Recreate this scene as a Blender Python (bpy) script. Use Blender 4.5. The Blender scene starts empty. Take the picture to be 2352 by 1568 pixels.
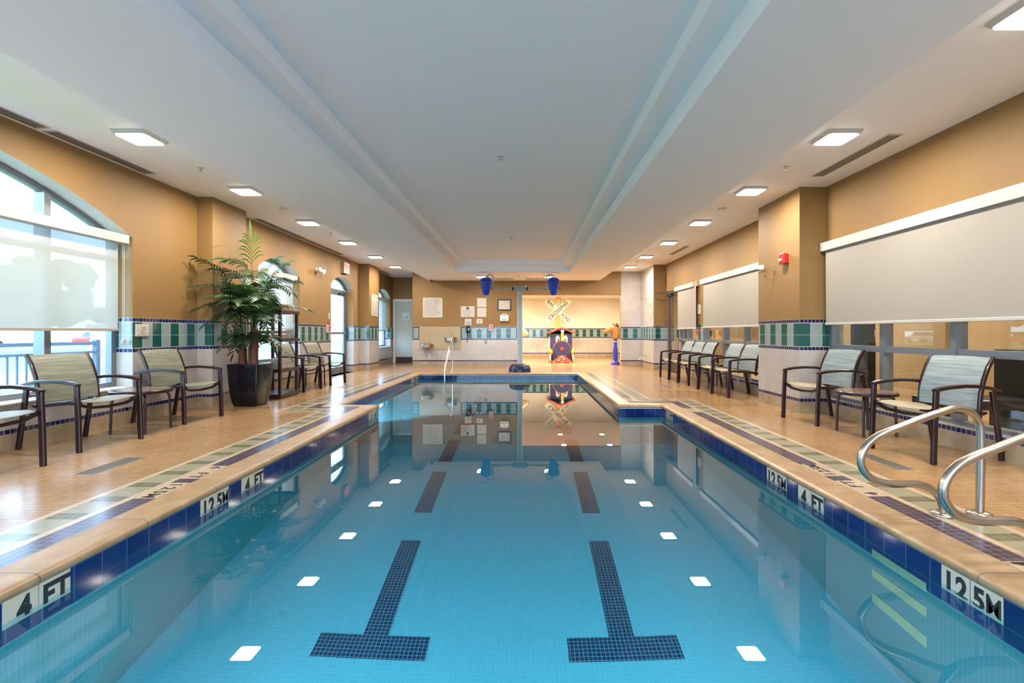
import bpy, bmesh, math, random
from mathutils import Vector, Matrix
random.seed(7)
S = bpy.context.scene
COL = S.collection
PI = math.pi

# ------------------------------------------------------------------ camera
cam = bpy.data.cameras.new('camera'); cam_o = bpy.data.objects.new('camera', cam); COL.objects.link(cam_o)
cam_o.location = (0, 0, 1.08); cam_o.rotation_euler = (PI/2, 0, 0)
cam.sensor_width = 36; cam.lens = 36*1105/2352; cam.shift_x = -30.5/2352; cam.shift_y = -21/2352
cam.clip_start = 0.05; cam.clip_end = 300
S.camera = cam_o
# ------------------------------------------------------------------ view, world
S.view_settings.view_transform = 'Standard'; S.view_settings.look = 'None'
S.view_settings.exposure = 0.54; S.view_settings.gamma = 1.0
S.view_settings.use_curve_mapping = False
S.cycles.max_bounces = 10; S.cycles.diffuse_bounces = 5; S.cycles.glossy_bounces = 5
S.cycles.transmission_bounces = 6; S.cycles.transparent_max_bounces = 12
S.cycles.sample_clamp_indirect = 6.0; S.cycles.blur_glossy = 0.5
S.cycles.caustics_reflective = False; S.cycles.caustics_refractive = True
S.cycles.use_denoising = True
S.cycles.use_light_tree = True
SKY_STRENGTH = 8.0
LAMP_W = 34.0
DIFFUSER_EMIT = 14.0
w = bpy.data.worlds.new('world'); S.world = w; w.use_nodes = True
nt = w.node_tree; nt.nodes.clear()
o = nt.nodes.new('ShaderNodeOutputWorld'); b = nt.nodes.new('ShaderNodeBackground')
tc = nt.nodes.new('ShaderNodeTexCoord'); sp = nt.nodes.new('ShaderNodeSeparateXYZ'); rp = nt.nodes.new('ShaderNodeValToRGB')
nt.links.new(tc.outputs['Generated'], sp.inputs[0]); nt.links.new(sp.outputs[2], rp.inputs[0])
rp.color_ramp.elements[0].position = 0.0; rp.color_ramp.elements[0].color = (.48, .73, 1, 1)
rp.color_ramp.elements[1].position = 0.7; rp.color_ramp.elements[1].color = (.36, .60, 1, 1)
nt.links.new(rp.outputs[0], b.inputs[0]); b.inputs[1].default_value = SKY_STRENGTH
nt.links.new(b.outputs[0], o.inputs[0])

# ------------------------------------------------------------------ room lights
LIGHT_Y = [-0.85, 1.02, 2.88, 4.75, 6.54, 8.43, 10.31, 12.21, 14.06]
WARM = (1.0, 0.90, 0.77)
def area(name, loc, size, power, color, rot=(0, 0, 0), size_y=None, caustic=True, portal=False):
    l = bpy.data.lights.new(name, 'AREA'); l.energy = power; l.color = color
    l.shape = 'RECTANGLE'; l.size = size; l.size_y = size_y or size
    l.cycles.is_caustics_light = caustic
    if portal: l.cycles.is_portal = True
    o = bpy.data.objects.new(name, l); COL.objects.link(o); o.location = loc; o.rotation_euler = rot
    return o
for y in LIGHT_Y:
    area('ceiling_lamp', (-3.80, y, 2.960), .22, LAMP_W, WARM)
    area('ceiling_lamp', (3.065, y, 2.960), .22, LAMP_W, WARM)
for x in (-1.27, .71):
    area('ceiling_lamp', (x, 14.1, 2.665), .22, LAMP_W*.7, WARM)
SPOTS = [(x, y) for x in (-1.6, -.25, 1.33, 2.9) for y in (16.5, 18.2)]
for x, y in SPOTS:
    area('alcove_lamp', (x, y, 2.48), .14, 64, (1.0, .86, .62), caustic=False)
for y in (1.5, 5.5, 9.5, 13.0):
    area('next_room_lamp', (6.0, y, 2.85), .9, 62, (1.0, .92, .80), caustic=False)
# daylight portals in the left wall's openings
for y0, y1, z0, z1 in ((.85, 5.75, .45, 2.75), (8.5, 10.0, .45, 2.45), (11.7, 13.15, .05, 2.4), (15.2, 16.7, .6, 2.4)):
    area('window_daylight_portal', (-4.99, (y0+y1)/2, (z0+z1)/2), z1-z0, 1, (1, 1, 1), rot=(0, -PI/2, 0), size_y=y1-y0, portal=True, caustic=False)

area('window_daylight_portal', (-.35, -2.36, 1.55), 7.4, 1, (1, 1, 1), rot=(-PI/2, 0, 0), size_y=2.3, portal=True, caustic=False)  # sky portal for the window added behind the camera
# unseen underwater lamps added to brighten the water and ceiling
POOL_FILL_W = 42.0
area('added_underwater_lamp', (-1.1, .56, -.75), .22, POOL_FILL_W, (.75, .95, 1.0), rot=(PI/2-.12, 0, 0), caustic=False).data.spread = math.radians(110)
area('added_underwater_lamp', (.95, .56, -.75), .22, POOL_FILL_W, (.75, .95, 1.0), rot=(PI/2-.12, 0, 0), caustic=False).data.spread = math.radians(110)
area('added_underwater_lamp', (-2.49, 7.25, -.6), .22, POOL_FILL_W, (.75, .95, 1.0), rot=(PI/2-.12, 0, 0), caustic=False).data.spread = math.radians(110)

# ------------------------------------------------------------------ mesh helper
class MB:
    def __init__(s): s.v = []; s.f = []; s.m = []; s.cur = 0
    def mat(s, i): s.cur = i; return s
    def add(s, vs, fs):
        n = len(s.v); s.v += [Vector(p) for p in vs]
        for f in fs: s.f.append([i+n for i in f]); s.m.append(s.cur)
        return s
    def quad(s, *p): return s.add(p, [list(range(len(p)))])
    def box(s, c, d, rot=None, bev=0.0, seg=2):
        bm = bmesh.new(); bmesh.ops.create_cube(bm, size=1.0)
        for v in bm.verts: v.co = Vector((v.co.x*d[0], v.co.y*d[1], v.co.z*d[2]))
        if bev > 0: bmesh.ops.bevel(bm, geom=list(bm.edges), offset=min(bev, min(d)*.49), segments=seg, affect='EDGES', profile=.5)
        R = rot if rot is not None else Matrix.Identity(3)
        bm.verts.index_update()
        s.add([R @ v.co + Vector(c) for v in bm.verts], [[v.index for v in f.verts] for f in bm.faces]); bm.free()
        return s
    def b2(s, x0, x1, y0, y1, z0, z1, bev=0.0):
        return s.box(((x0+x1)/2, (y0+y1)/2, (z0+z1)/2), (abs(x1-x0), abs(y1-y0), abs(z1-z0)), bev=bev)
    def sweep(s, pts, section, closed=False, up=None, scales=None, cap=True):
        """section: list of (a,b) offsets; a along side, b along up"""
        pts = [Vector(p) for p in pts]; n = len(pts); rings = []
        prev = None
        for i, p in enumerate(pts):
            if closed: t = (pts[(i+1) % n]-pts[i-1])
            else: t = (pts[min(i+1, n-1)]-pts[max(i-1, 0)])
            t.normalize()
            if up is not None: U = Vector(up)
            else:
                U = prev if prev is not None else (Vector((0, 0, 1)) if abs(t.z) < .9 else Vector((1, 0, 0)))
            U = (U - t*U.dot(t)); U.normalize(); W = t.cross(U); prev = U
            k = scales[i] if scales else 1.0
            if not isinstance(k, (tuple, list)): k = (k, k)
            rings.append([p + W*a*k[0] + U*b_*k[1] for a, b_ in section])
        m = len(section); vs = [v for r in rings for v in r]; fs = []
        for i in range(n if closed else n-1):
            j = (i+1) % n
            for k in range(m):
                l = (k+1) % m
                fs.append([i*m+k, i*m+l, j*m+l, j*m+k])
        if not closed and cap:
            fs.append(list(range(m))[::-1]); fs.append([(n-1)*m+k for k in range(m)])
        return s.add(vs, fs)
    def tube(s, pts, r, seg=10, closed=False, scales=None, up=None):
        return s.sweep(pts, [(r*math.cos(2*PI*k/seg), r*math.sin(2*PI*k/seg)) for k in range(seg)], closed, up, scales)
    def bar(s, pts, wd, th, up=None, scales=None, bev=.18):
        a, b_ = wd/2, th/2; c = min(a, b_)*bev*2
        sec = [(a-c, b_), (-a+c, b_), (-a, b_-c), (-a, -b_+c), (-a+c, -b_), (a-c, -b_), (a, -b_+c), (a, b_-c)]
        return s.sweep(pts, sec, False, up, scales)
    def lathe(s, prof, c=(0, 0, 0), seg=24, R=None):
        R = R or Matrix.Identity(3); c = Vector(c); vs = []; fs = []; n = len(prof)
        for k in range(seg):
            a = 2*PI*k/seg
            for r, z in prof: vs.append(R @ Vector((r*math.cos(a), r*math.sin(a), z)) + c)
        for k in range(seg):
            l = (k+1) % seg
            for i in range(n-1): fs.append([k*n+i, l*n+i, l*n+i+1, k*n+i+1])
        if prof[0][0] > 1e-6: fs.append([k*n for k in range(seg)][::-1])
        if prof[-1][0] > 1e-6: fs.append([k*n+n-1 for k in range(seg)])
        return s.add(vs, fs)
    def prism(s, poly, fn, d0, d1):
        """poly 2D -> fn(a,b,d) 3D; extruded d0..d1"""
        n = len(poly)
        vs = [fn(a, b_, d0) for a, b_ in poly]+[fn(a, b_, d1) for a, b_ in poly]
        fs = [list(range(n))[::-1], [n+i for i in range(n)]]+[[i, (i+1) % n, n+(i+1) % n, n+i] for i in range(n)]
        return s.add(vs, fs)
    def build(s, name, mats, parent=None, smooth=False, loc=None, bevel=0, recalc=True, sharp=40):
        me = bpy.data.meshes.new(name); me.from_pydata([tuple(v) for v in s.v], [], s.f)
        if not isinstance(mats, (list, tuple)): mats = [mats]
        for m in mats: me.materials.append(m)
        for p, mi in zip(me.polygons, s.m): p.material_index = mi
        if recalc:
            bm = bmesh.new(); bm.from_mesh(me); bmesh.ops.remove_doubles(bm, verts=bm.verts, dist=1e-5)
            bmesh.ops.recalc_face_normals(bm, faces=bm.faces); bm.to_mesh(me); bm.free()
        if smooth:
            for p in me.polygons: p.use_smooth = True
            try: me.set_sharp_from_angle(angle=math.radians(sharp))
            except Exception: pass
        o = bpy.data.objects.new(name, me); COL.objects.link(o)
        if parent is not None: o.parent = parent
        if loc is not None: o.location = loc
        return o
def empty(name, loc=(0, 0, 0), rz=0):
    o = bpy.data.objects.new(name, None); COL.objects.link(o); o.location = loc; o.rotation_euler = (0, 0, rz)
    o.empty_display_size = .1
    return o
def tag(o, label=None, cat=None, group=None, kind=None):
    if label: o['label'] = label
    if cat: o['category'] = cat
    if group: o['group'] = group
    if kind: o['kind'] = kind
    return o
def struct(o, label=None): o['kind'] = 'structure'; (label and o.__setitem__('label', label)); return o
def kids(o): return [c for c in COL.objects if c.parent == o]
def copy_tree(o, parent=None):
    ch = kids(o); c = o.copy(); COL.objects.link(c)
    if parent is not None: c.parent = parent
    for k in ch: copy_tree(k, c)
    return c
def text(s, size, mat, parent, name='lettering', origin=(0, 0, 0), right=(1, 0, 0), upv=(0, 0, 1), depth=.0015, bold=0.0, sx=1.0, align='CENTER'):
    cu = bpy.data.curves.new(name, 'FONT'); cu.body = s; cu.size = size; cu.extrude = depth/2; cu.offset = bold
    cu.align_x = align; cu.align_y = 'CENTER'; cu.resolution_u = 3
    t = bpy.data.objects.new(name, cu); COL.objects.link(t)
    bpy.context.view_layer.update()
    me = bpy.data.meshes.new_from_object(t.evaluated_get(bpy.context.evaluated_depsgraph_get()))
    bpy.data.objects.remove(t); bpy.data.curves.remove(cu)
    R = Vector(right).normalized(); U = Vector(upv).normalized(); N = R.cross(U)
    O = Vector(origin) + N*depth*.5
    for v in me.vertices:
        c = v.co; v.co = O + R*c.x*sx + U*c.y + N*c.z
    me.materials.clear(); me.materials.append(mat)
    for p in me.polygons: p.material_index = 0
    o = bpy.data.objects.new(name, me); COL.objects.link(o)
    if parent is not None: o.parent = parent
    return o

# ------------------------------------------------------------------ node graph helper
class V:
    def __init__(s, g, sock): s.g = g; s.s = sock
    def __add__(a, b): return a.g.m('ADD', a, b)
    def __sub__(a, b): return a.g.m('SUBTRACT', a, b)
    def __mul__(a, b): return a.g.m('MULTIPLY', a, b)
    def __truediv__(a, b): return a.g.m('DIVIDE', a, b)
    def lt(a, b): return a.g.m('LESS_THAN', a, b)
    def gt(a, b): return a.g.m('GREATER_THAN', a, b)
    def fract(a): return a.g.m('FRACT', a)
    def floor(a): return a.g.m('FLOOR', a)
    def max(a, b): return a.g.m('MAXIMUM', a, b)
    def min(a, b): return a.g.m('MINIMUM', a, b)
class Graph:
    def __init__(s, name, rough=.5, metallic=0.0, spec=.5):
        s.mat = bpy.data.materials.new(name); s.mat.use_nodes = True; s.t = s.mat.node_tree; s.t.nodes.clear()
        s.out = s.t.nodes.new('ShaderNodeOutputMaterial'); s.p = s.t.nodes.new('ShaderNodeBsdfPrincipled')
        s.t.links.new(s.p.outputs[0], s.out.inputs[0])
        s.p.inputs['Roughness'].default_value = rough; s.p.inputs['Metallic'].default_value = metallic
        s.p.inputs['Specular IOR Level'].default_value = spec
    def link(s, a, inp):
        if isinstance(a, V): s.t.links.new(a.s, inp)
        elif isinstance(a, (tuple, list)): inp.default_value = (*a[:3], 1) if len(inp.default_value) == 4 else a
        else: inp.default_value = a
    def m(s, op, a, b=None):
        n = s.t.nodes.new('ShaderNodeMath'); n.operation = op; s.link(a, n.inputs[0])
        if b is not None: s.link(b, n.inputs[1])
        return V(s, n.outputs[0])
    def xyz(s, kind='Object'):
        c = s.t.nodes.new('ShaderNodeTexCoord'); q = s.t.nodes.new('ShaderNodeSeparateXYZ')
        s.t.links.new(c.outputs[kind], q.inputs[0]); s.vec = V(s, c.outputs[kind])
        return [V(s, q.outputs[i]) for i in range(3)]
    def comb(s, x, y, z):
        n = s.t.nodes.new('ShaderNodeCombineXYZ'); s.link(x, n.inputs[0]); s.link(y, n.inputs[1]); s.link(z, n.inputs[2]); return V(s, n.outputs[0])
    def mix(s, f, a, b):
        n = s.t.nodes.new('ShaderNodeMix'); n.data_type = 'RGBA'; s.link(f, n.inputs[0]); s.link(a, n.inputs[6]); s.link(b, n.inputs[7]); return V(s, n.outputs[2])
    def noise(s, scale, detail=3, vec=None, dist=0.0):
        n = s.t.nodes.new('ShaderNodeTexNoise'); n.inputs['Scale'].default_value = scale; n.inputs['Detail'].default_value = detail
        n.inputs['Distortion'].default_value = dist
        s.link(vec or s.vec, n.inputs['Vector']); return V(s, n.outputs[0])
    def white(s, vec):
        n = s.t.nodes.new('ShaderNodeTexWhiteNoise'); n.noise_dimensions = '3D'; s.link(vec, n.inputs['Vector']); return V(s, n.outputs[0])
    def ramp(s, f, lo, hi):
        n = s.t.nodes.new('ShaderNodeMapRange'); s.link(f, n.inputs[0]); n.inputs[1].default_value = lo; n.inputs[2].default_value = hi; return V(s, n.outputs[0])
    def bump(s, h, strength=.2, dist=.01):
        n = s.t.nodes.new('ShaderNodeBump'); n.inputs['Strength'].default_value = strength; n.inputs['Distance'].default_value = dist
        s.link(h, n.inputs['Height']); s.t.links.new(n.outputs[0], s.p.inputs['Normal'])
    def color(s, c): s.link(c, s.p.inputs['Base Color'])
    def rough(s, c): s.link(c, s.p.inputs['Roughness'])

def plain(name, col, rough=.5, metallic=0.0, spec=.5, emit=None, es=1.0, vary=.06, scale=9.0, bump=0.0, coat=0.0):
    g = Graph(name, rough, metallic, spec); g.xyz()
    n = g.noise(scale, 3)
    dk = tuple(c*(1-vary) for c in col); lt = tuple(min(1, c*(1+vary)) for c in col)
    g.color(g.mix(n, dk, lt))
    if bump: g.bump(g.noise(scale*14, 2), bump, .002)
    if coat: g.p.inputs['Coat Weight'].default_value = coat; g.p.inputs['Coat Roughness'].default_value = .08
    if emit: g.p.inputs['Emission Color'].default_value = (*emit, 1); g.p.inputs['Emission Strength'].default_value = es
    return g.mat

def srgb(r, g, b):
    f = lambda c: ((c/255+.055)/1.055)**2.4 if c > 10 else c/255/12.92
    return (f(r), f(g), f(b))

TP = .1555; BP = .0525
PAINT = (.245, .136, .042)
def wall_material(name, paint=PAINT, full=False):
    g = Graph(name, .6); x, y, z = g.xyz(); u = x+y+40.003
    # paint
    pn = g.noise(2.2, 3)
    col_paint = g.mix(pn, tuple(c*.93 for c in paint), tuple(min(1, c*1.05) for c in paint))
    uf = (u/TP).fract(); cell = (u/TP).floor()
    grout = (.46, .42, .38)
    # white tiles
    zf = ((z-.838+TP*20)/TP).fract()
    joint = uf.lt(.022).max(zf.lt(.022))
    tone = g.white(g.comb(cell, ((z-.838+TP*20)/TP).floor(), 0.0))
    white = g.mix(tone, (.44, .40, .37), (.48, .44, .405))
    col_w = g.mix(joint, white, (.38, .345, .31))
    # green / pale tiles
    zg = ((z-.888)/TP).fract()
    odd = (cell/2).fract().gt(.25)
    gtone = g.noise(5, 2)
    green = g.mix(gtone, (.007, .060, .050), (.014, .092, .078)); pale = g.mix(gtone, (.21, .27, .255), (.27, .33, .315))
    col_g = g.mix(odd, green, pale)
    col_g = g.mix(uf.lt(.03).max(zg.lt(.03)), col_g, (.45, .46, .43))
    # small blue tiles
    bf = (u/BP).fract()
    bt = g.white(g.comb((u/BP).floor(), (z*8).floor(), 1.0))
    blue = g.mix(bt, (.004, .005, .045), (.010, .016, .10))
    def border(z0, z1):
        inside = z.gt(z0)*z.lt(z1)
        j = bf.lt(.09).max(z.lt(z0+.004)).max(z.gt(z1-.004))
        return inside, g.mix(j, blue, grout)
    c = col_w if full else g.mix(z.lt(1.254), col_paint, col_w)
    if not full: pass
    c = g.mix(z.gt(.886)*z.lt(1.207), c, col_g)
    for z0, z1 in ((.15, .20), (.838, .888), (1.206, 1.256)):
        i, bc = border(z0, z1); c = g.mix(i, c, bc)
    sn = g.noise(6, 5, dist=.4)
    stone = g.mix(g.ramp(sn, .3, .7), (.28, .20, .11), (.40, .31, .21))
    stone = g.mix((u/(TP*2)).fract().lt(.008), stone, (.22, .16, .1))
    c = g.mix(z.lt(.15), c, stone)
    g.color(c)
    if full: r = g.m('ADD', z.lt(.15)*.25, .12)
    else: r = g.m('ADD', z.gt(1.256)*.5, z.lt(.15)*.2+.12)
    g.rough(r)
    return g.mat
M_WALL = wall_material('tan_wall_with_tiles')
M_WALL_CREAM = wall_material('cream_wall_with_tiles', (.74, .70, .60))
M_WALL_FULL = wall_material('tiled_shower_wall', full=True)
M_PAINT = plain('tan_paint', PAINT, .6, vary=.05, scale=2)
M_CEIL = plain('white_ceiling_paint', (.93, .925, .92), .8, vary=.015, scale=1.5)
M_WHITE = plain('white_plastic', (.50, .48, .45), .4, vary=.02)
M_REVEAL = plain('pale_reveal_paint', (.66, .64, .56), .5, vary=.03)
M_FRAME = plain('grey_aluminium_frame', (.20, .215, .23), .35, .55, vary=.05)
M_BRONZE = plain('dark_bronze_metal', (.022, .005, .006), .28, .15, vary=.12, coat=.15)
M_STEEL = plain('brushed_stainless_steel', (.46, .40, .33), .26, 1.0, vary=.05)
M_CHROME = plain('chrome', (.75, .74, .72), .10, 1.0, vary=.02)
M_BLACK = plain('black_plastic', (.012, .012, .014), .35, vary=.1)
M_INK = plain('black_ink', (.015, .015, .018), .4, vary=.05)
M_GREYINK = plain('grey_ink', (.22, .21, .21), .6, vary=.05)
M_PAPER = plain('white_sign_board', (.52, .475, .41), .5, vary=.02)
M_RED = plain('red_plastic', (.55, .015, .015), .3, vary=.05)
M_DARKWOOD = plain('dark_stained_wood', (.045, .016, .011), .35, vary=.25, scale=18)
M_TOWEL = plain('white_terry_towel', (.78, .68, .58), .95, vary=.05, scale=40, bump=.6)
M_BLIND = None
def fabric_blind(name, col, trans):
    g = Graph(name, .9); x, y, z = g.xyz()
    n = g.noise(900, 1, g.comb(x, y, z*3)); g.color(g.mix(n, tuple(c*.94 for c in col), col))
    t = g.t; tl = t.nodes.new('ShaderNodeBsdfTranslucent'); tl.inputs[0].default_value = (*col, 1)
    tr = t.nodes.new('ShaderNodeBsdfTransparent'); tr.inputs[0].default_value = (1, 1, 1, 1)
    m1 = t.nodes.new('ShaderNodeMixShader'); m1.inputs[0].default_value = .22 if trans else .04
    m2 = t.nodes.new('ShaderNodeMixShader'); m2.inputs[0].default_value = trans
    t.links.new(g.p.outputs[0], m1.inputs[1]); t.links.new(tl.outputs[0], m1.inputs[2])
    t.links.new(m1.outputs[0], m2.inputs[1]); t.links.new(tr.outputs[0], m2.inputs[2]); t.links.new(m2.outputs[0], g.out.inputs[0])
    return g.mat
M_BLIND_L = fabric_blind('sheer_blind_fabric', (.42, .42, .37), .055)
M_BLIND_R = fabric_blind('opaque_blind_fabric', (.36, .33, .29), 0.0)
def glass_mat(name, tint=(.93, .97, .97), refl=1.0):
    m = bpy.data.materials.new(name); m.use_nodes = True; t = m.node_tree; t.nodes.clear()
    o = t.nodes.new('ShaderNodeOutputMaterial'); a = t.nodes.new('ShaderNodeBsdfTransparent'); a.inputs[0].default_value = (*tint, 1)
    gl = t.nodes.new('ShaderNodeBsdfGlossy'); gl.inputs['Roughness'].default_value = .01
    f = t.nodes.new('ShaderNodeFresnel'); f.inputs[0].default_value = 1.5
    mu = t.nodes.new('ShaderNodeMath'); mu.operation = 'MULTIPLY'; mu.inputs[1].default_value = 1.6*refl
    mx = t.nodes.new('ShaderNodeMixShader'); ge = t.nodes.new('ShaderNodeNewGeometry'); mr = t.nodes.new('ShaderNodeMapRange'); mr.inputs[3].default_value = 1.5; mr.inputs[4].default_value = 1/1.5
    t.links.new(ge.outputs['Backfacing'], mr.inputs[0]); t.links.new(mr.outputs[0], f.inputs[0]); t.links.new(f.outputs[0], mu.inputs[0]); t.links.new(mu.outputs[0], mx.inputs[0])
    t.links.new(a.outputs[0], mx.inputs[1]); t.links.new(gl.outputs[0], mx.inputs[2]); t.links.new(mx.outputs[0], o.inputs[0])
    return m
M_GLASS = glass_mat('window_glass', refl=.7)

# floor tiles
def floor_mat(name, cols, pattern=None, rough=(.15, .27), grout=(.36, .27, .19), P=.0485):
    g = Graph(name, .25, spec=.5); x, y, z = g.xyz()
    X = (x+40.0)/P; Y = (y+40.0)/P
    fx, fy = X.fract(), Y.fract()
    j = fx.lt(.07).max(fy.lt(.07))
    t = g.white(g.comb(X.floor(), Y.floor(), 0.0))
    n = g.noise(1.6, 5, dist=.6)
    if pattern:
        c_ = Y if pattern == 'y' else X
        sel = ((c_.floor()+.5)/6).fract().lt(2.0/6)
        base = g.mix(sel, cols[0], cols[1])
        base = g.mix(t*.35, base, tuple(c*.75 for c in cols[0]))
    else:
        base = g.mix(t*.45+g.ramp(n, .3, .7)*.55, cols[0], cols[1])
    g.color(g.mix(j, base, grout)); g.rough(g.m('ADD', n*(rough[1]-rough[0]), rough[0]))
    g.bump(g.m('SUBTRACT', 1.0, j), .12, .002)
    return g.mat
M_FLOOR = floor_mat('tan_mosaic_floor', [(.30, .172, .072), (.42, .255, .125)], grout=(.13, .085, .05))
M_CREAM = floor_mat('cream_mosaic_floor', [(.48, .36, .24), (.54, .41, .28)], grout=(.30, .21, .14))
M_PURPLE = floor_mat('plum_mosaic_floor', [(.035, .024, .048), (.058, .040, .072)], grout=(.26, .20, .17))
M_STRIPE_Y = floor_mat('green_dashed_mosaic_lengthwise', [(.29, .27, .18), (.105, .11, .06)], 'y', grout=(.32, .26, .18))
M_STRIPE_X = floor_mat('green_dashed_mosaic_crosswise', [(.29, .27, .18), (.105, .11, .06)], 'x', grout=(.32, .26, .18))
def coping_mat(name, axis):
    g = Graph(name, .35); x, y, z = g.xyz(); c = y if axis == 'y' else x
    u = ((c+40.0)/.62); n = g.noise(5, 6, dist=.8); n2 = g.noise(40, 3)
    base = g.mix(g.ramp(n, .3, .72), (.29, .17, .075), (.43, .285, .155))
    base = g.mix(g.ramp(n2, .55, .8)*.35, base, (.19, .13, .075))
    wob = g.noise(14, 2)
    j = (u+wob*.015).fract().lt(.013)
    g.color(g.mix(j, base, (.16, .10, .06))); g.bump(n2, .3, .004)
    return g.mat
M_COPE_Y = coping_mat('travertine_coping_lengthwise', 'y'); M_COPE_X = coping_mat('travertine_coping_crosswise', 'x')
def pooltile(name, P, cols, grout, gw=.03, rough=.08, zoff=0.0):
    g = Graph(name, rough); x, y, z = g.xyz(); u = x+y+40.0
    a = (u/P); b_ = (z+zoff+40.0)/P
    j = a.fract().lt(gw).max(b_.fract().lt(gw)); t = g.white(g.comb(a.floor(), b_.floor(), 0.0))
    g.color(g.mix(j, g.mix(t, *cols), grout)); return g.mat
M_BLUETILE = pooltile('cobalt_waterline_tile', .155, ((.002, .012, .095), (.003, .022, .14)), (.14, .20, .30), .022, zoff=.06+.155*258-40+.155-.0)
g = Graph('aqua_pool_mosaic', .3); x, y, z = g.xyz(); P_ = .0262
j = ((x+40)/P_).fract().lt(.10).max(((y+40)/P_).fract().lt(.10)); t = g.white(g.comb(((x+40)/P_).floor(), ((y+40)/P_).floor(), 0.0))
g.color(g.mix(j, g.mix(t, (.10, .345, .42), (.115, .37, .45)), (.15, .42, .50))); M_BASIN = g.mat
g = Graph('aqua_pool_wall_mosaic', .3); x, y, z = g.xyz(); u = x+y+40
j = (u/P_).fract().lt(.10).max(((z+40)/P_).fract().lt(.10))
g.color(g.mix(j, (.05, .22, .25), (.10, .30, .34))); M_BASINW = g.mat
g = Graph('navy_lane_mosaic', .3); x, y, z = g.xyz()
j = ((x+40)/P_).fract().lt(.09).max(((y+40)/P_).fract().lt(.09)); t = g.white(g.comb(((x+40)/P_).floor(), ((y+40)/P_).floor(), 0.0))
g.color(g.mix(j, g.mix(t, (.002, .02, .06), (.004, .032, .09)), (.16, .34, .40))); M_LANE = g.mat
M_MARKTILE = plain('cream_marker_tile', (.62, .55, .42), .12, vary=.02)
# water
m = bpy.data.materials.new('pool_water'); m.use_nodes = True; t = m.node_tree; t.nodes.clear()
o = t.nodes.new('ShaderNodeOutputMaterial'); rf = t.nodes.new('ShaderNodeBsdfRefraction'); rf.inputs['IOR'].default_value = 1.333
rf.inputs['Roughness'].default_value = 0; rf.inputs['Color'].default_value = (.44, .80, .93, 1)
gl = t.nodes.new('ShaderNodeBsdfGlossy'); gl.inputs['Roughness'].default_value = 0; gl.inputs['Color'].default_value = (1, 1, 1, 1)
fr = t.nodes.new('ShaderNodeFresnel'); fr.inputs[0].default_value = 1.333
mx = t.nodes.new('ShaderNodeMixShader'); t.links.new(fr.outputs[0], mx.inputs[0]); t.links.new(rf.outputs[0], mx.inputs[1]); t.links.new(gl.outputs[0], mx.inputs[2]); t.links.new(mx.outputs[0], o.inputs[0])
M_WATER = m

# ================================================================== ROOM SHELL
XL, XR = -4.70, 4.02
ZC = 3.02; ZS = 2.73
YN = -2.3; YE = 15.35; YR = 17.07
SL, SR = -3.08, 2.375
def arch_z(op, y):
    ya, yb, za, zs, rise = op
    if rise <= 0: return zs
    h = (yb-ya)/2; R = (h*h+rise*rise)/(2*rise); c = (ya+yb)/2
    return zs+rise-R+math.sqrt(max(R*R-(y-c)**2, 0))
def side_wall(name, X, out, y0, y1, zt, ops, mats, reveal=.25):
    """wall in the plane x=X with openings (ya,yb,za,zs,rise); `out` is +-1 pointing away from the room"""
    mb = MB(); ys = [y0]
    for op in ops:
        n = 20 if op[4] > 0 else 1
        ys += [op[0]+(op[1]-op[0])*i/n for i in range(n+1)]
    ys += [y1]; ys = sorted(set(ys))
    for a, b_ in zip(ys, ys[1:]):
        if b_-a < 1e-6: continue
        c = (a+b_)/2; op = next((q for q in ops if q[0] < c < q[1]), None)
        if op is None: mb.quad((X, a, 0), (X, b_, 0), (X, b_, zt), (X, a, zt))
        else:
            if op[2] > 0: mb.quad((X, a, 0), (X, b_, 0), (X, b_, op[2]), (X, a, op[2]))
            za, zb = arch_z(op, a), arch_z(op, b_)
            mb.quad((X, a, za), (X, b_, zb), (X, b_, zt), (X, a, zt))
            X2 = X+out*reveal
            mb.mat(1 if op[4] > 0 else 0).quad((X, a, za), (X, b_, zb), (X2, b_, zb), (X2, a, za)).mat(0)
            mb.mat(1).quad((X, a, op[2]), (X, b_, op[2]), (X2, b_, op[2]), (X2, a, op[2])).mat(0)
    for op in ops:
        X2 = X+out*reveal
        for yy in (op[0], op[1]): mb.quad((X, yy, op[2]), (X, yy, op[3]), (X2, yy, op[3]), (X2, yy, op[2]))
    # outer skin so that the wall has thickness
    X2 = X+out*reveal
    for a, b_ in zip(ys, ys[1:]):
        if b_-a < 1e-6: continue
        c = (a+b_)/2; op = next((q for q in ops if q[0] < c < q[1]), None)
        if op is None: mb.quad((X2, a, 0), (X2, b_, 0), (X2, b_, zt), (X2, a, zt))
        else:
            if op[2] > 0: mb.quad((X2, a, 0), (X2, b_, 0), (X2, b_, op[2]), (X2, a, op[2]))
            mb.quad((X2, a, arch_z(op, a)), (X2, b_, arch_z(op, b_)), (X2, b_, zt), (X2, a, zt))
    return struct(mb.build(name, mats, recalc=False))
W1 = (.92, 5.76, .42, 2.217, .583)
W2 = (8.46, 10.02, .42, 2.235, .26)
D1 = (11.64, 13.18, 0, 2.25, .26)
W3 = (15.20, 16.75, .58, 2.25, .26)
M_REVEAL_ARCH = M_REVEAL
side_wall('wall_left', XL, -1, YN, YR, ZC, [W1, W2, D1, W3], [M_WALL, M_REVEAL_ARCH])
RW1 = (.2, 6.38, .215, 2.20, 0); RW2 = (7.6, 10.88, .215, 2.20, 0); RW3 = (11.33, 12.50, .215, 2.20, 0); RD = (12.55, 13.66, 0, 2.22, 0)
side_wall('wall_right', XR, 1, YN, 15.35, ZC, [RW1, RW2, RW3, RD], [M_WALL, M_REVEAL], reveal=.2)
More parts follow.
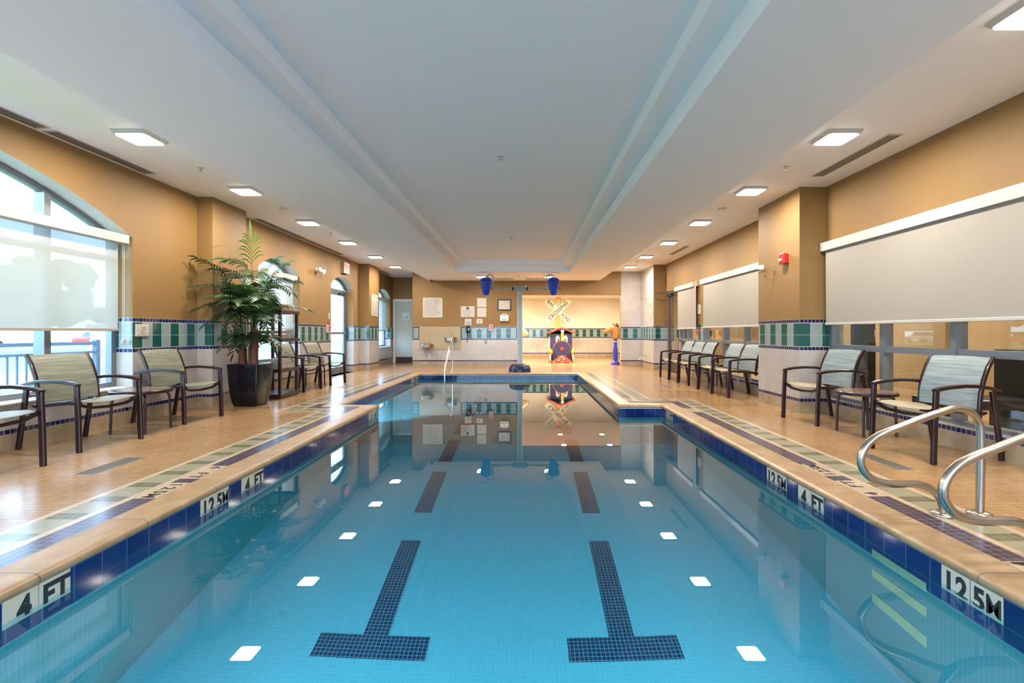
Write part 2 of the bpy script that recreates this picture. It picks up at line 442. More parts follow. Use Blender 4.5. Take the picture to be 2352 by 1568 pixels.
# pillars
def pillar(n, x0, x1, y0, y1, mat=M_WALL, z1=ZC):
    mb = MB()
    mb.quad((x0, y0, 0), (x1, y0, 0), (x1, y0, z1), (x0, y0, z1)); mb.quad((x0, y1, 0), (x1, y1, 0), (x1, y1, z1), (x0, y1, z1))
    mb.quad((x0, y0, 0), (x0, y1, 0), (x0, y1, z1), (x0, y0, z1)); mb.quad((x1, y0, 0), (x1, y1, 0), (x1, y1, z1), (x1, y0, z1))
    return struct(mb.build(n, mat, recalc=False))
pillar('wall_pillar_left', XL, -4.48, 6.89, 7.72)
pillar('wall_pillar_left_far', XL, -4.43, 13.65, 14.56)
pillar('wall_pillar_right', 3.66, XR, 6.42, 7.55)
# far end: main end wall, header over the play alcove, tiled shower corner
mb = MB()
mb.quad((-3.6, YE, 0), (-.1, YE, 0), (-.1, YE, ZC), (-3.6, YE, ZC)); mb.quad((-.1, YE, 2.28), (3.06, YE, 2.28), (3.06, YE, ZC), (-.1, YE, ZC))
mb.quad((-3.6, YE, 0), (-3.6, YR, 0), (-3.6, YR, ZC), (-3.6, YE, ZC)); mb.quad((-.1, YE, 0), (-.1, YE+.2, 0), (-.1, YE+.2, 2.28), (-.1, YE, 2.28))
mb.quad((-.1, YE, 2.28), (3.06, YE, 2.28), (3.06, YE+.2, 2.28), (-.1, YE+.2, 2.28)); mb.quad((3.06, YE, 0), (3.06, YE+.2, 0), (3.06, YE+.2, 2.28), (3.06, YE, 2.28))
struct(mb.build('wall_end', M_WALL, recalc=False))
mb = MB(); mb.quad((3.06, YE, 0), (3.68, YE, 0), (3.68, YE, ZC), (3.06, YE, ZC)); mb.quad((3.68, YE, 0), (3.68, 13.8, 0), (3.68, 13.8, ZC), (3.68, YE, ZC))
struct(mb.build('wall_shower', M_WALL_FULL, recalc=False))
mb = MB(); mb.quad((3.68, 13.8, 0), (XR+.01, 13.8, 0), (XR+.01, 13.8, ZC), (3.68, 13.8, ZC))
struct(mb.build('wall_shower_pier', M_WALL, recalc=False))
mb = MB(); mb.quad((XL-.25, YR, 0), (-3.6, YR, 0), (-3.6, YR, ZC), (XL-.25, YR, ZC))
struct(mb.build('wall_recess', M_PAINT, recalc=False))
mb = MB(); nx0, nx1, nz0, nz1 = -4.1, 3.4, .35, 2.70
mb.quad((XL-.25, YN, 0), (nx0, YN, 0), (nx0, YN, ZC), (XL-.25, YN, ZC)); mb.quad((nx1, YN, 0), (XR+.2, YN, 0), (XR+.2, YN, ZC), (nx1, YN, ZC))
mb.quad((nx0, YN, 0), (nx1, YN, 0), (nx1, YN, nz0), (nx0, YN, nz0)); mb.quad((nx0, YN, nz1), (nx1, YN, nz1), (nx1, YN, ZC), (nx0, YN, ZC))
struct(mb.build('wall_near', M_WALL, recalc=False))
nw = struct(empty('added_daylight_window')); mb = MB(); mb.b2(nx0, nx1, YN-.1, YN, nz0, nz0+.06); mb.b2(nx0, nx1, YN-.1, YN, nz1-.06, nz1)  # unseen window added behind the camera to brighten the room and ceiling
for i in range(6):
    c_ = nx0+.03+(nx1-nx0-.06)*i/5; mb.b2(c_-.03, c_+.03, YN-.1, YN, nz0+.06, nz1-.06)
mb.build('window_frame', M_FRAME, nw)
mb = MB(); mb.quad((nx0, YN-.05, nz0), (nx1, YN-.05, nz0), (nx1, YN-.05, nz1), (nx0, YN-.05, nz1)); mb.build('window_pane', M_GLASS, nw, recalc=False)
# play alcove
AX0, AX1, AY = -2.6, 4.12, 20.95
mb = MB(); mb.quad((AX0, AY, 0), (AX1, AY, 0), (AX1, AY, 2.55), (AX0, AY, 2.55))
struct(mb.build('wall_alcove_back', M_WALL_CREAM, recalc=False))
mb = MB(); mb.quad((AX0, YE+.2, 0), (AX0, AY, 0), (AX0, AY, 2.55), (AX0, YE+.2, 2.55)); struct(mb.build('wall_alcove_left', M_WALL_CREAM, recalc=False))
mb = MB(); mb.quad((AX1, YE+.2, 0), (AX1, AY, 0), (AX1, AY, 2.55), (AX1, YE+.2, 2.55)); struct(mb.build('wall_alcove_right', M_WALL_CREAM, recalc=False))
mb = MB(); mb.quad((AX0, YE+.2, 0), (-.1, YE+.2, 0), (-.1, YE+.2, 2.55), (AX0, YE+.2, 2.55)); mb.quad((3.06, YE+.2, 0), (AX1, YE+.2, 0), (AX1, YE+.2, 2.55), (3.06, YE+.2, 2.55))
mb.quad((-.1, YE+.2, 2.28), (3.06, YE+.2, 2.28), (3.06, YE+.2, 2.55), (-.1, YE+.2, 2.55))
struct(mb.build('wall_alcove_front', M_WALL_CREAM, recalc=False))
mb = MB(); mb.b2(AX0, AX1, YE+.2, AY, 2.55, 2.6); struct(mb.build('ceiling_alcove', M_CEIL))
# ceiling: sides, lowered soffit, two-step tray
mb = MB()
mb.quad((XL-.25, YN, ZC), (SL, YN, ZC), (SL, YR, ZC), (XL-.25, YR, ZC)); mb.quad((SR, YN, ZC), (XR+.2, YN, ZC), (XR+.2, YE, ZC), (SR, YE, ZC))
mb.quad((SL, YN, ZS), (SL, YE, ZS), (SL, YE, ZC), (SL, YN, ZC)); mb.quad((SR, YN, ZS), (SR, YE, ZS), (SR, YE, ZC), (SR, YN, ZC))
mb.quad((SL, YE, ZC), (-3.6, YE, ZC), (-3.6, YR, ZC), (SL, YR, ZC))
T0 = (-1.91, 1.22, -1.6, 13.04)
mb.quad((SL, YN, ZS), (T0[0], YN, ZS), (T0[0], YE, ZS), (SL, YE, ZS)); mb.quad((T0[1], YN, ZS), (SR, YN, ZS), (SR, YE, ZS), (T0[1], YE, ZS))
mb.quad((T0[0], T0[3], ZS), (T0[1], T0[3], ZS), (T0[1], YE, ZS), (T0[0], YE, ZS)); mb.quad((T0[0], YN, ZS), (T0[1], YN, ZS), (T0[1], T0[2], ZS), (T0[0], T0[2], ZS))
def ring(r, z0, z1):
    x0, x1, y0, y1 = r
    for a, b_ in (((x0, y0), (x1, y0)), ((x1, y0), (x1, y1)), ((x1, y1), (x0, y1)), ((x0, y1), (x0, y0))):
        mb.quad((*a, z0), (*b_, z0), (*b_, z1), (*a, z1))
ring(T0, ZS, 2.89)
T1 = (T0[0]+.2, T0[1]-.2, T0[2]+.2, T0[3]-.2)
for q in (((T0[0], T0[2]), (T1[0], T1[2]), (T1[0], T1[3]), (T0[0], T0[3])), ((T0[1], T0[2]), (T1[1], T1[2]), (T1[1], T1[3]), (T0[1], T0[3])),
          ((T0[0], T0[3]), (T1[0], T1[3]), (T1[1], T1[3]), (T0[1], T0[3])), ((T0[0], T0[2]), (T1[0], T1[2]), (T1[1], T1[2]), (T0[1], T0[2]))):
    mb.quad(*[(*p, 2.89) for p in q])
ring(T1, 2.89, 3.02)
mb.quad((T1[0], T1[2], 3.02), (T1[1], T1[2], 3.02), (T1[1], T1[3], 3.02), (T1[0], T1[3], 3.02))
struct(mb.build('ceiling', M_CEIL, recalc=False))
mb = MB(); mb.b2(XL-.4, XR+.3, YN-.1, YE+.2, 3.10, 3.2); mb.b2(XL-.4, -3.5, YE+.2, YR+.1, 3.10, 3.2)
struct(mb.build('ceiling_slab', M_CEIL))

# ------------------------------------------------------------------ pool outline
PN = (-2.2, 2.05, .5, 7.19); PF = (-2.78, 1.40, 7.19, 12.72)
def cheb(x, y):
    best = (9, 0, 0)
    for r in (PN, PF):
        dx = max(r[0]-x, x-r[1], 0); dy = max(r[2]-y, y-r[3], 0); d = max(dx, dy)
        if d < best[0]: best = (d, dx, dy)
    return best
offs = [0, .2, .346, .395, .589, .638]
xs = {XL-.25, XR+.2}; ys = {YN, 12.72}
for r in (PN, PF):
    for d in offs:
        xs |= {r[0]-d, r[1]+d}; ys |= {r[2]-d, r[3]+d}
        xs |= {r[0]+d, r[1]-d}; ys |= {r[2]+d, r[3]-d}
ys |= {YE}
xs = sorted(x_ for x_ in xs if XL-.26 <= x_ <= XR+.21); ys = sorted(y_ for y_ in ys if YN <= y_ <= YE)
mb = MB()
for xa, xb in zip(xs, xs[1:]):
    if xb-xa < 1e-5: continue
    for ya, yb in zip(ys, ys[1:]):
        if yb-ya < 1e-5: continue
        cx, cy = (xa+xb)/2, (ya+yb)/2; d, dx, dy = cheb(cx, cy)
        if d < .2: continue
        k = 0
        if cy < 12.72 and cy > .1:
            if d < .346: k = 1
            elif d < .395: k = 2
            elif d < .589: k = 3 if dx >= dy else 4
            elif d < .638: k = 2
        mb.mat(k).quad((xa, ya, 0), (xb, ya, 0), (xb, yb, 0), (xa, yb, 0))
mb.mat(0).quad((XL-.25, YE, 0), (-3.6, YE, 0), (-3.6, YR, 0), (XL-.25, YR, 0))
mb.quad((AX0, YE, 0), (AX1, YE, 0), (AX1, AY, 0), (AX0, AY, 0))
struct(mb.build('floor', [M_FLOOR, M_PURPLE, M_CREAM, M_STRIPE_Y, M_STRIPE_X], recalc=False), 'tan mosaic pool deck with plum band and green dashes along the pool')

# ------------------------------------------------------------------ pool
pool = tag(empty('swimming_pool', (0, 6, 0)), 'long indoor swimming pool with navy lane lines and cobalt waterline tiles', 'swimming pool')
pool.location = (0, 0, 0)
OUT = [(PN[0], PN[2]), (PN[1], PN[2]), (PN[1], PN[3]), (PF[1], PN[3]), (PF[1], PF[3]), (PF[0], PF[3]), (PF[0], PN[3]), (PN[0], PN[3])]
def offset_poly(poly, d):
    n = len(poly); out = []
    for i in range(n):
        p0, p1, p2 = Vector(poly[i-1]), Vector(poly[i]), Vector(poly[(i+1) % n])
        e1 = (p1-p0).normalized(); e2 = (p2-p1).normalized()
        n1 = Vector((e1.y, -e1.x)); n2 = Vector((e2.y, -e2.x))   # outward for CCW
        out.append(p1+n1*d+n2*d)
    return out
prof = [(.2, -.06), (.2, 0), (.015, 0), (0, -.003), (-.012, -.010), (-.02, -.022), (-.022, -.033), (-.018, -.045), (-.008, -.053), (.002, -.056)]
mb = MB(); rings = [[(*p, z_) for p in offset_poly(OUT, d)] for d, z_ in prof]
for i in range(len(prof)-1):
    for k in range(8):
        l = (k+1) % 8; horiz = abs(OUT[k][1]-OUT[l][1]) < 1e-6
        mb.mat(1 if horiz else 0).quad(rings[i][k], rings[i][l], rings[i+1][l], rings[i+1][k])
mb.build('coping', [M_COPE_Y, M_COPE_X], pool, smooth=True, sharp=50)
FZ = lambda y: -.15-(1.30 if y < 3 else 1.30-.14*(y-3) if y < 6 else .88 if y < 6 else .88)
YB = [(.5, -1.79), (3.0, -1.448), (6.2, -1.01), (12.72, -.98)]
def fz(y):
    for (a, za), (b_, zb) in zip(YB, YB[1:]):
        if y <= b_: return za+(zb-za)*(y-a)/(b_-a)
    return YB[-1][1]
mb = MB()
for k in range(8):
    a, b_ = OUT[k], OUT[(k+1) % 8]; mb.quad((*a, -.056), (*b_, -.056), (*b_, -.37), (*a, -.37))
mb.build('waterline_tiles', M_BLUETILE, pool, recalc=False)
mb = MB()
for k in range(8):
    a, b_ = OUT[k], OUT[(k+1) % 8]; n = 12
    for i in range(n):
        p = tuple(a[j]+(b_[j]-a[j])*i/n for j in (0, 1)); q = tuple(a[j]+(b_[j]-a[j])*(i+1)/n for j in (0, 1))
        mb.quad((*p, -.37), (*q, -.37), (*q, fz(q[1])-.05), (*p, fz(p[1])-.05))
mb.mat(1)
yy = sorted({.5, 3.0, 6.2, 7.19, 12.72})
for a, b_ in zip(yy, yy[1:]):
    r = PN if (a+b_)/2 < 7.19 else PF
    mb.quad((r[0], a, fz(a)), (r[1], a, fz(a)), (r[1], b_, fz(b_)), (r[0], b_, fz(b_)))
basin = mb.build('basin', [M_BASINW, M_BASIN], pool, recalc=False)
# lane lines following the slope
def lane(xc):
    mb = MB()
    def strip(x0, x1, y0, y1):
        cuts = sorted({y0, y1} | {q for q in (3.0, 6.2) if y0 < q < y1})
        for a, b_ in zip(cuts, cuts[1:]):
            mb.quad((x0, a, fz(a)+.003), (x1, a, fz(a)+.003), (x1, b_, fz(b_)+.003), (x0, b_, fz(b_)+.003))
    hw = .0786
    strip(xc-.34, xc+.34, 2.83, 2.99); strip(xc-hw, xc+hw, 2.99, 3.93)
    for y0, y1 in LANE_DASHES: strip(xc-hw, xc+hw, y0, y1)
    return mb.build('lane_line', M_LANE, pool, recalc=False)
LANE_DASHES = [(4.36, 5.26), (5.55, 6.42), (6.75, 7.65), (7.95, 8.85), (9.1, 10.2), (10.5, 11.5)]
lanes = [lane(-.93), lane(.60)]
# entry steps at the far left
mb = MB()
for i in range(3): mb.b2(-2.78, -1.35, 12.72-.30*(i+1), 12.72-.30*i, -.99, -.30-.22*i)
mb.build('entry_steps', M_BASINW, pool)
# toe recesses in the right wall
M_TOE = plain('pale_recess_tile', (.46, .44, .26), .4)
for z_ in (-.33, -.62, -.93):
    mb = MB(); mb.b2(2.0465, 2.052, 2.46, 2.84, z_-.06, z_+.05); mb.build('toe_recess', M_TOE, pool)
# depth marker tiles on the pool wall
def wall_marker(x, ys_, txts, side):
    """side=-1: left wall (faces +x); +1: right wall (faces -x)"""
    nx = -side; xx = x+nx*.004
    for (y0, y1), s_ in zip(ys_, txts):
        mb = MB(); mb.b2(x-.001, xx, y0+.002, y1-.002, -.211, -.0575, bev=.001)
        tl = mb.build('depth_marker', M_MARKTILE, pool)
        for ch, fr_ in s_:
            d = 1 if side < 0 else -1
            c = (y0+y1)/2+d*fr_*(y1-y0)
            text(ch, .142, M_INK, tl, 'numeral', (xx+nx*.0005, c, -.132), (0, d, 0), (0, 0, 1), .001, .0012 if ch == 'M' else .0055, sx=.72 if ch == 'M' else .84)
two = lambda a, b_: [(a, -.22), (b_, .22)]
L_ = PN[0]; R_ = PN[1]
wall_marker(L_, [(2.02, 2.173), (2.173, 2.325)], [[('4', .08)], two('F', 'T')], -1)
wall_marker(L_, [(3.256, 3.41), (3.41, 3.565)], [two('1', '2'), two('5', 'M')], -1)
wall_marker(L_, [(3.726, 3.88), (3.88, 4.035)], [[('4', .0)], two('F', 'T')], -1)
wall_marker(L_, [(6.76, 6.93), (6.93, 7.10)], [two('1', '0'), two('5', 'M')], -1)
wall_marker(R_, [(2.213, 2.368), (2.058, 2.213)], [two('1', '2'), two('5', 'M')], 1)
wall_marker(R_, [(3.455, 3.61), (3.30, 3.455)], [[('4', 0)], two('F', 'T')], 1)
wall_marker(R_, [(3.922, 4.077), (3.767, 3.922)], [two('1', '2'), two('5', 'M')], 1)
wall_marker(R_, [(6.845, 7.0), (6.69, 6.845)], [[('3', 0)], two('F', 'T')], 1)
wall_marker(PF[0], [(11.75, 11.9), (11.9, 12.05)], [[('3', 0)], two('F', 'T')], -1)
wall_marker(PF[0], [(12.2, 12.35), (12.35, 12.5)], [two('1', '0'), two('5', 'M')], -1)
wall_marker(PF[1], [(7.41, 7.56), (7.26, 7.41)], [two('1', '0'), two('5', 'M')], 1)
wall_marker(PF[1], [(12.5, 12.65), (12.35, 12.5)], [[('3', 0)], two('F', 'T')], 1)
wall_marker(PF[1], [(12.05, 12.2), (11.9, 12.05)], [two('1', '0'), two('5', 'M')], 1)
# depth markers set in the deck band
def deck_marker(e, side, y0, y1, s_):
    """e pool edge x; side -1 left deck, +1 right deck"""
    xa, xb = (e-.346, e-.2) if side < 0 else (e+.2, e+.346)
    mb = MB(); mb.b2(xa, xb, y0, y1, -.003, .0015)
    tl = mb.build('deck_depth_marker', M_CREAM, pool)
    d = -1 if side < 0 else 1
    n_ = len(s_)
    for i, ch in enumerate(s_):
        if ch != ' ': text(ch, .115, M_INK, tl, 'numeral', ((xa+xb)/2, (y0+y1)/2+d*(y1-y0)*((i+.5)/n_-.5)*.95, .0018), (0, d, 0), (-side, 0, 0), .001, .003, sx=.95)
deck_marker(L_, -1, 3.55, 3.89, '4 FT'); deck_marker(L_, -1, 3.13, 3.45, '125M')
deck_marker(R_, 1, 3.17, 3.50, '4 FT'); deck_marker(R_, 1, 3.62, 3.93, '125M'); deck_marker(R_, 1, 1.93, 2.27, '125M')
deck_marker(R_, 1, 6.52, 6.85, '3 FT'); deck_marker(PF[1], 1, 7.55, 7.9, '105M'); deck_marker(PF[0], -1, 7.3, 7.6, '3 FT')
for x_, y_, z_ in ((-1.1, .5, -.75), (.95, .5, -.75), (-2.49, 7.19, -.6)):  # added fixtures with glowing lenses, out of view, for the underwater fill lamps
    mb = MB(); mb.lathe([(.14, 0), (.175, 0), (.17, .02), (.14, .025)], (x_, y_, z_), 28, Matrix.Rotation(-PI/2, 3, 'X')); ul = mb.build('added_underwater_light', M_CHROME, pool, smooth=True, sharp=50)
    mb = MB(); mb.lathe([(0, .010), (.14, .010), (.14, .004), (0, .004)], (x_, y_, z_), 28, Matrix.Rotation(-PI/2, 3, 'X')); mb.build('added_light_lens', plain('added_glowing_pool_lens', (.8, .9, .95), .3, emit=(.75, .95, 1), es=8), ul)
# water
mb = MB(); zz = -.15
mb.quad((PN[0], PN[2], zz), (PN[1], PN[2], zz), (PN[1], PN[3], zz), (PF[1], PN[3], zz), (PF[1], PF[3], zz), (PF[0], PF[3], zz), (PF[0], PN[3], zz), (PN[0], PN[3], zz))
water = mb.build('pool_water', M_WATER, recalc=False)
tag(water, 'still clear turquoise water filling the long pool', 'water', kind='stuff')
water.cycles.is_caustics_caster = True
for o_ in [basin]+lanes: o_.cycles.is_caustics_receiver = True

# ------------------------------------------------------------------ windows
def arched_window(n, op, mull, rails, X=-4.93, fw=.07, door=False):
    root = struct(empty(n, (0, 0, 0))); ya, yb, za, zs, rise = op
    mb = MB(); dpt = .07
    mb.b2(X-dpt/2, X+dpt/2, ya, ya+fw, za, arch_z(op, ya+fw)-.0)
    mb.b2(X-dpt/2, X+dpt/2, yb-fw, yb, za, arch_z(op, yb-fw)-.0)
    if not door: mb.b2(X-dpt/2, X+dpt/2, ya+fw, yb-fw, za, za+fw)
    pts = [(X, ya+(yb-ya)*i/24, arch_z(op, ya+(yb-ya)*i/24)-fw*.5) for i in range(25)]
    mb.bar(pts, dpt, fw, up=(0, 0, 1))
    for y in mull: mb.b2(X-dpt/2-.02, X+dpt/2+.02, y-.035, y+.035, za+fw, arch_z(op, y)-fw*.6)
    for z_ in rails:
        e = sorted([ya+fw]+[q for y in mull for q in (y-.035, y+.035)]+[yb-fw])
        for a, b_ in zip(e[::2], e[1::2]): mb.b2(X-dpt/2, X+dpt/2, a, b_, z_-.03, z_+.03)
    mb.build('window_frame', M_FRAME, root)
    mb = MB(); N = 24; pts = [(X, ya+.02+(yb-ya-.04)*i/N, arch_z(op, ya+.02+(yb-ya-.04)*i/N)-.02) for i in range(N+1)]
    mb.quad((X, ya+.02, za+.02), (X, yb-.02, za+.02), *pts[::-1]); mb.build('window_pane', M_GLASS, root, recalc=False)
    if not door:
        mb = MB(); mb.b2(X+.035, XL+.02, ya+.003, yb-.003, za, za+.015, bev=.004); mb.build('window_sill', M_REVEAL, root)
    return root
arched_window('window_1', W1, [4.91, 4.0, 3.09, 2.18], [1.95])
arched_window('window_2', W2, [], [2.2])
arched_window('window_3', W3, [], [2.2])
# exterior door with arched transom
d1 = arched_window('door_1', D1, [], [2.17], door=True)
mb = MB(); X = -4.93
for a, b_ in ((11.72, 11.80), (13.02, 13.10)): mb.b2(X-.022, X+.022, a, b_, .01, 2.13)
mb.b2(X-.022, X+.022, 11.80, 13.02, .01, .18); mb.b2(X-.022, X+.022, 11.80, 13.02, 2.05, 2.13)
mb.build('door_leaf', M_FRAME, d1)
mb = MB(); mb.b2(X+.03, X+.08, 11.80, 13.02, 1.03, 1.09, bev=.008); mb.build('push_bar', M_FRAME, d1)
mb = MB(); mb.b2(X+.03, X+.09, 12.6, 12.95, 2.06, 2.12, bev=.01); mb.bar([(X+.06, 12.9, 2.13), (X+.24, 12.98, 2.13), (X+.1, 13.1, 2.14)], .02, .012, up=(0, 0, 1)); mb.build('door_closer', M_BLACK, d1)
# interior windows, right wall
def rect_window(n, op, mull, rail, X=XR+.02, fw=.05, dpt=.10, jambs=True, bottom=True):
    root = struct(empty(n)); ya, yb, za, zs, _ = op; mb = MB()
    mb.b2(X, X+dpt, ya, ya+fw, za, zs); mb.b2(X, X+dpt, yb-fw, yb, za, zs)
    mb.b2(X, X+dpt, ya+fw, yb-fw, zs-fw, zs)
    if bottom: mb.b2(X, X+dpt, ya+fw, yb-fw, za, za+fw*.8)
    for y in mull: mb.b2(X-.008, X+dpt+.01, y-.026, y+.026, za+fw*.8, zs-fw)
    if rail:
        e = sorted([ya+fw]+[q for y in mull for q in (y-.026, y+.026)]+[yb-fw])
        for a, b_ in zip(e[::2], e[1::2]): mb.b2(X+.004, X+dpt-.004, a, b_, rail-.034, rail+.034)
    mb.build('window_frame', M_FRAME, root)
    mb = MB(); x_ = X+dpt*.55; mb.quad((x_, ya+.02, za+.02), (x_, yb-.02, za+.02), (x_, yb-.02, zs-.02), (x_, ya+.02, zs-.02)); mb.build('window_pane', M_GLASS, root, recalc=False)
    return root
rect_window('window_4', RW1, [5.45, 4.535, 3.62, 2.70, 1.78, .86], .887)
rect_window('window_5', RW2, [9.79, 8.87], .887)
rect_window('window_6', RW3, [11.95], .887)
d2 = rect_window('door_2', RD, [], 0, bottom=False)
mb = MB(); X = XR+.045
for a, b_ in ((12.60, 12.69), (13.52, 13.61)): mb.b2(X-.022, X+.022, a, b_, .01, 2.16)
mb.b2(X-.022, X+.022, 12.69, 13.52, .01, .2); mb.b2(X-.022, X+.022, 12.69, 13.52, 2.07, 2.16)
mb.build('door_leaf', plain('bronze_door_frame', (.10, .055, .04), .35, .4), d2)
mb = MB(); mb.b2(X-.10, X-.025, 13.15, 13.5, 2.07, 2.15, bev=.01); mb.bar([(X-.06, 13.45, 2.18), (X-.42, 13.55, 2.18)], .025, .015, up=(0, 0, 1)); mb.bar([(X-.42, 13.55, 2.18), (X-.03, 13.0, 2.2)], .02, .012, up=(0, 0, 1)); mb.build('door_closer', M_BLACK, d2)
mb = MB(); mb.b2(X-.075, X-.05, 12.63, 12.66, .95, 1.15, bev=.005); mb.b2(X-.06, X-.02, 12.635, 12.655, .96, .98); mb.b2(X-.06, X-.02, 12.635, 12.655, 1.12, 1.14); mb.build('door_handle', M_BLACK, d2)
# recess door (far left)
d3 = struct(empty('door_3'))
g_ = plain('grey_painted_door', (.42, .44, .42), .45, vary=.03)
mb = MB(); mb.b2(-4.60, -3.61, YR-.05, YR-.012, .01, 2.17); mb.build('door_leaf', g_, d3)
mb = MB(); mb.b2(-4.68, -4.60, YR-.07, YR-.001, 0, 2.25); mb.b2(-4.60, -3.61, YR-.07, YR-.001, 2.17, 2.25); mb.build('door_frame', plain('white_door_trim', (.62, .62, .58), .4), d3)
mb = MB(); mb.b2(-4.58, -3.62, YR-.054, YR-.05, .01, .21); mb.build('kick_plate', M_DARKWOOD, d3)
mb = MB(); mb.b2(-4.33, -4.10, YR-.056, YR-.05, 1.55, 1.77); s_ = mb.build('door_sign', plain('pale_aqua_sign', (.45, .66, .70), .4), d3)
mb = MB(); mb.b2(-4.27, -4.14, YR-.0575, YR-.056, 1.60, 1.615); mb.b2(-4.2, -4.14, YR-.0575, YR-.056, 1.63, 1.65); mb.build('printed_line', M_INK, s_)

# next room seen through the right windows
NX = 7.3
M_NEXT = plain('warm_tan_paint', (.46, .33, .17), .6, vary=.04, scale=1.2)
mb = MB(); mb.quad((NX, -2, 0), (NX, 15.5, 0), (NX, 15.5, 2.9), (NX, -2, 2.9)); mb.quad((XR+.2, -2, 0), (NX, -2, 0), (NX, -2, 2.9), (XR+.2, -2, 2.9)); mb.quad((XR+.2, 15.5, 0), (NX, 15.5, 0), (NX, 15.5, 2.9), (XR+.2, 15.5, 2.9))
mb.b2(6.2, NX, 6.9, 7.1, 0, 2.9)
struct(mb.build('wall_next_room', M_NEXT, recalc=False))
mb = MB(); mb.quad((XR+.2, -2, 0), (NX, -2, 0), (NX, 15.5, 0), (XR+.2, 15.5, 0)); struct(mb.build('floor_next_room', plain('beige_floor', (.50, .34, .18), .25, vary=.1), recalc=False))
mb = MB(); mb.b2(XR+.2, NX, -2, 15.5, 2.9, 2.95); struct(mb.build('ceiling_next_room', M_CEIL))
# outside ground
g = Graph('lawn_and_path', .9); x, y, z = g.xyz(); n = g.noise(3, 6)
grass = g.mix(n, (.10, .22, .05), (.22, .38, .12)); g.color(g.mix((x.gt(-7.0)).max(x.lt(-13)*x.gt(-17)), grass, (.50, .50, .50))); M_LAWN = g.mat
mb = MB(); mb.quad((-70, -40, -.25), (XL-.25, -40, -.25), (XL-.25, 80, -.25), (-70, 80, -.25)); mb.quad((XL-.25, -40, -.25), (40, -40, -.25), (40, YN, -.25), (XL-.25, YN, -.25)); struct(mb.build('ground_outside', M_LAWN, recalc=False))

# ================================================================== FURNITURE
def sling_mat(name, c1, c2):
    g = Graph(name, .55); x, y, z = g.xyz(); v = g.comb(y*3.0, z*70, x*70); n = g.noise(1.0, 3, v)
    g.color(g.mix(g.ramp(n, .3, .7), c1, c2)); return g.mat
M_SLING_R = sling_mat('blue_grey_sling_fabric', (.14, .18, .195), (.28, .33, .335))
M_SLING_L = sling_mat('olive_grey_sling_fabric', (.13, .13, .09), (.26, .26, .19))
M_SEAT_R = sling_mat('beige_sling_fabric', (.26, .215, .14), (.40, .34, .24))
def make_chair(back_mat, seat_mat):
    r = empty('sling_armchair'); W = .285
    for s in (-1, 1):
        y = s*W
        mb = MB(); mb.bar([(.345, y, 0), (.335, y, .3), (.318, y, .60)], .028, .048, up=(1, 0, 0)); mb.build('leg', M_BRONZE, r, smooth=True, sharp=30)
        mb = MB(); mb.bar([(-.345, y, 0), (-.30, y, .25), (-.245, y, .585)], .028, .046, up=(1, 0, 0)); mb.build('leg', M_BRONZE, r, smooth=True, sharp=30)
        mb = MB(); P = [(.335, y, .600), (.30, y, .612), (.2, y, .627), (.05, y, .636), (-.1, y, .630), (-.22, y, .612), (-.33, y, .588)]
        mb.bar(P, .044, .030, up=(0, 0, 1), scales=[1, 1, 1, 1, 1, .95, .55]); mb.build('armrest', M_BRONZE, r, smooth=True, sharp=30)
        yi = s*(W-.028)
        mb = MB(); mb.bar([(.325, yi, .435), (.2, yi, .437), (.02, yi, .420), (-.12, yi, .402), (-.19, yi, .398)], .024, .034, up=(0, 0, 1)); mb.build('seat_rail', M_BRONZE, r, smooth=True, sharp=30)
        mb = MB(); mb.bar([(-.150, yi, .36), (-.150, yi, .45), (-.162, yi, .56), (-.190, yi, .67), (-.235, yi, .78), (-.295, yi, .868)], .024, .036, up=(1, 0, 0)); mb.build('back_rail', M_BRONZE, r, smooth=True, sharp=30)
        mb = MB(); mb.tube([(-.262, y, .5), (-.17, yi, .50)], .009, 8)
        mb.build('arm_bracket', M_BRONZE, r)
    mb = MB(); mb.bar([(.315, -W+.02, .425), (.305, -.17, .385), (.30, 0, .372), (.305, .17, .385), (.315, W-.02, .425)], .03, .026, up=(0, 0, 1)); mb.build('front_stretcher', M_BRONZE, r, smooth=True, sharp=30)
    mb = MB(); mb.tube([(-.21, -W+.02, .40), (-.21, W-.02, .40)], .012, 8); mb.build('rear_stretcher', M_BRONZE, r)
    def sheet(path, sag, nrm, t=.005, hw=.248, ny=10):
        mb = MB(); n = len(path); vs = []
        for k in (0, 1):
            for (x, z), (nx, nz) in zip(path, nrm):
                for j in range(ny+1):
                    q = -1+2*j/ny; d = sag*(1-q*q)+k*t
                    vs.append((x-nx*d, q*hw, z-nz*d))
        m = ny+1; fs = []
        for k in (0, 1):
            o_ = k*n*m
            for i in range(n-1):
                for j in range(ny): fs.append([o_+i*m+j, o_+i*m+j+1, o_+(i+1)*m+j+1, o_+(i+1)*m+j])
        def side(ids):
            for a, b_ in zip(ids, ids[1:]): fs.append([a, b_, b_+n*m, a+n*m])
        side([j for j in range(m)]); side([(n-1)*m+j for j in range(m)]); side([i*m for i in range(n)]); side([i*m+ny for i in range(n)])
        mb.add(vs, fs); return mb
    seatp = [(.325, .446), (.27, .453), (.2, .454), (.1, .448), (0, .436), (-.1, .422), (-.165, .414)]
    sheet(seatp, .018, [(0, 1)]*7).build('seat', seat_mat, r, smooth=True)
    backp = [(-.135, .43), (-.138, .50), (-.148, .57), (-.168, .64), (-.195, .71), (-.228, .78), (-.278, .862)]
    sheet(backp, .012, [(1, 0), (1, 0), (1, -.05), (.97, -.2), (.95, -.3), (.9, -.4), (.85, -.5)]).build('backrest', back_mat, r, smooth=True)
    return r
GL = 'sling armchairs along the left wall'; GR = 'sling armchairs along the right wall'
chair_l = make_chair(M_SLING_L, M_SLING_L); chair_r = make_chair(M_SLING_R, M_SEAT_R)
